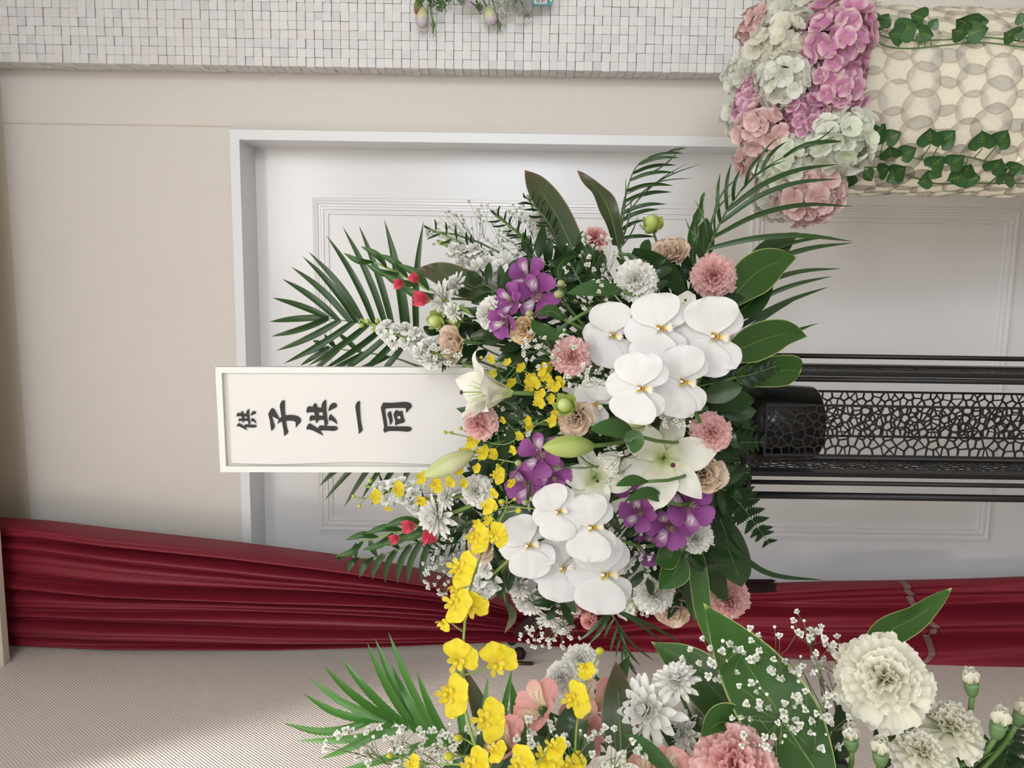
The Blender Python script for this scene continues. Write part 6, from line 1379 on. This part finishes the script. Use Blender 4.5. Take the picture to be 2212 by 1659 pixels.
wr=random.Random(4)
wfol('silvery grey dusty miller foliage beside the teal tag',[(1075+wr.uniform(0,70),wr.uniform(-30,46)) for _ in range(34) ],M_dust,13,'dusty_miller','foliage')
wfol('lobed green leaves between the two lilac buds',[(938,14),(948,24),(952,8),(960,18),(975,2),(990,4),(1034,16),(1040,22),(930,2),(945,-8),(1000,-6),(906,6)],M_alleaf,15,'lobed_sprig','foliage')
leaf([(915,-12,YV),(903,8,YV-0.01),(898,32,YV-0.012)],15,'small green leaf with red tip beside the lilac bud',petal('red_tip',[(0,(0.10,0.20,0.05)),(0.6,(0.22,0.24,0.10)),(1,(0.32,0.05,0.05))]),ELL,YV,YV,0.2,pet=False,name='red_tipped_leaf')
_r=[o for o in C.objects if o.name.startswith('red_tipped_leaf')][0]; hang(_r,_r.matrix_basis.translation)
# teal key tag, hung sideways
M_teal=surf('teal_plastic',srgb(16,122,126),0.35,0.05)
tg=thing('key_tag','teal plastic key tag with a white paper label on the mosaic','tag',Matrix.Translation(P(1170,-10,YV)))
def tp(x,y,h): 
    p=P(x,y,YV-0.008); p.y-=h; return p
def rrect(x0,y0,x1,y1,r,h0,h1,mt,name):
    pts=[]
    for cx_,cy_,a0 in ((x1-r,y1-r,0),(x0+r,y1-r,90),(x0+r,y0+r,180),(x1-r,y0+r,270)):
        for k in range(6): a=D(a0+18*k); pts.append((cx_+r*math.cos(a),cy_+r*math.sin(a)))
    b=MB(); n=len(pts); b.v=[tuple(tp(x,y,h)) for h in (h0,h1) for x,y in pts]; b.uv=[(0,0)]*(2*n)
    b.face(range(n)); b.face(range(n,2*n)); 
    for k in range(n): b.face((k,(k+1)%n,n+(k+1)%n,n+k))
    wpart(name,b.mesh(name,mt,False),tg)
rrect(1147,-34,1194,13,9,0,0.003,M_teal,'tag_body'); rrect(1154,-28,1181,9,1.5,0.003,0.0036,M_paper,'paper_label'); rrect(1188,0,1192,5,2,0.003,0.0034,M_paper,'eyelet')
cu=bpy.data.curves.new('t','FONT'); cu.body='造影'; cu.size=1.0; cu.extrude=0.0; cu.align_x='CENTER'; cu.align_y='BOTTOM_BASELINE'
o=bpy.data.objects.new('tmp',cu); C.objects.link(o); me=bpy.data.meshes.new_from_object(o.evaluated_get(bpy.context.evaluated_depsgraph_get())); bpy.data.objects.remove(o); bpy.data.curves.remove(cu)
me.materials.clear(); me.materials.append(M_ink); s_=S(11.5,1168,0,YV); pt=tp(1167.5,6.0,0.0045)
me.transform(Matrix(((IR.x*s_,IU.x*s_,0,pt.x),(IR.y*s_,IU.y*s_,-1,pt.y),(IR.z*s_,IU.z*s_,0,pt.z),(0,0,0,1)))); wpart('lettering',me,tg)
wpart('cord',MB().tube([tp(1190,2.5,0.002),P(1150,-60,YV-0.01),BQ],0.0006,5).mesh('cord',M_paper),tg)
vs=thing('wall_vase','white wall vase holding the lilac flowers','vase',Matrix.Translation(BQ))
b=MB(); b.lathe([(0.001,-0.06),(0.02,-0.06),(0.026,-0.02),(0.030,0.02),(0.026,0.02),(0.018,-0.05),(0.001,-0.05)],20); ob('vase_body',b.mesh('vase_body',M_case),vs)
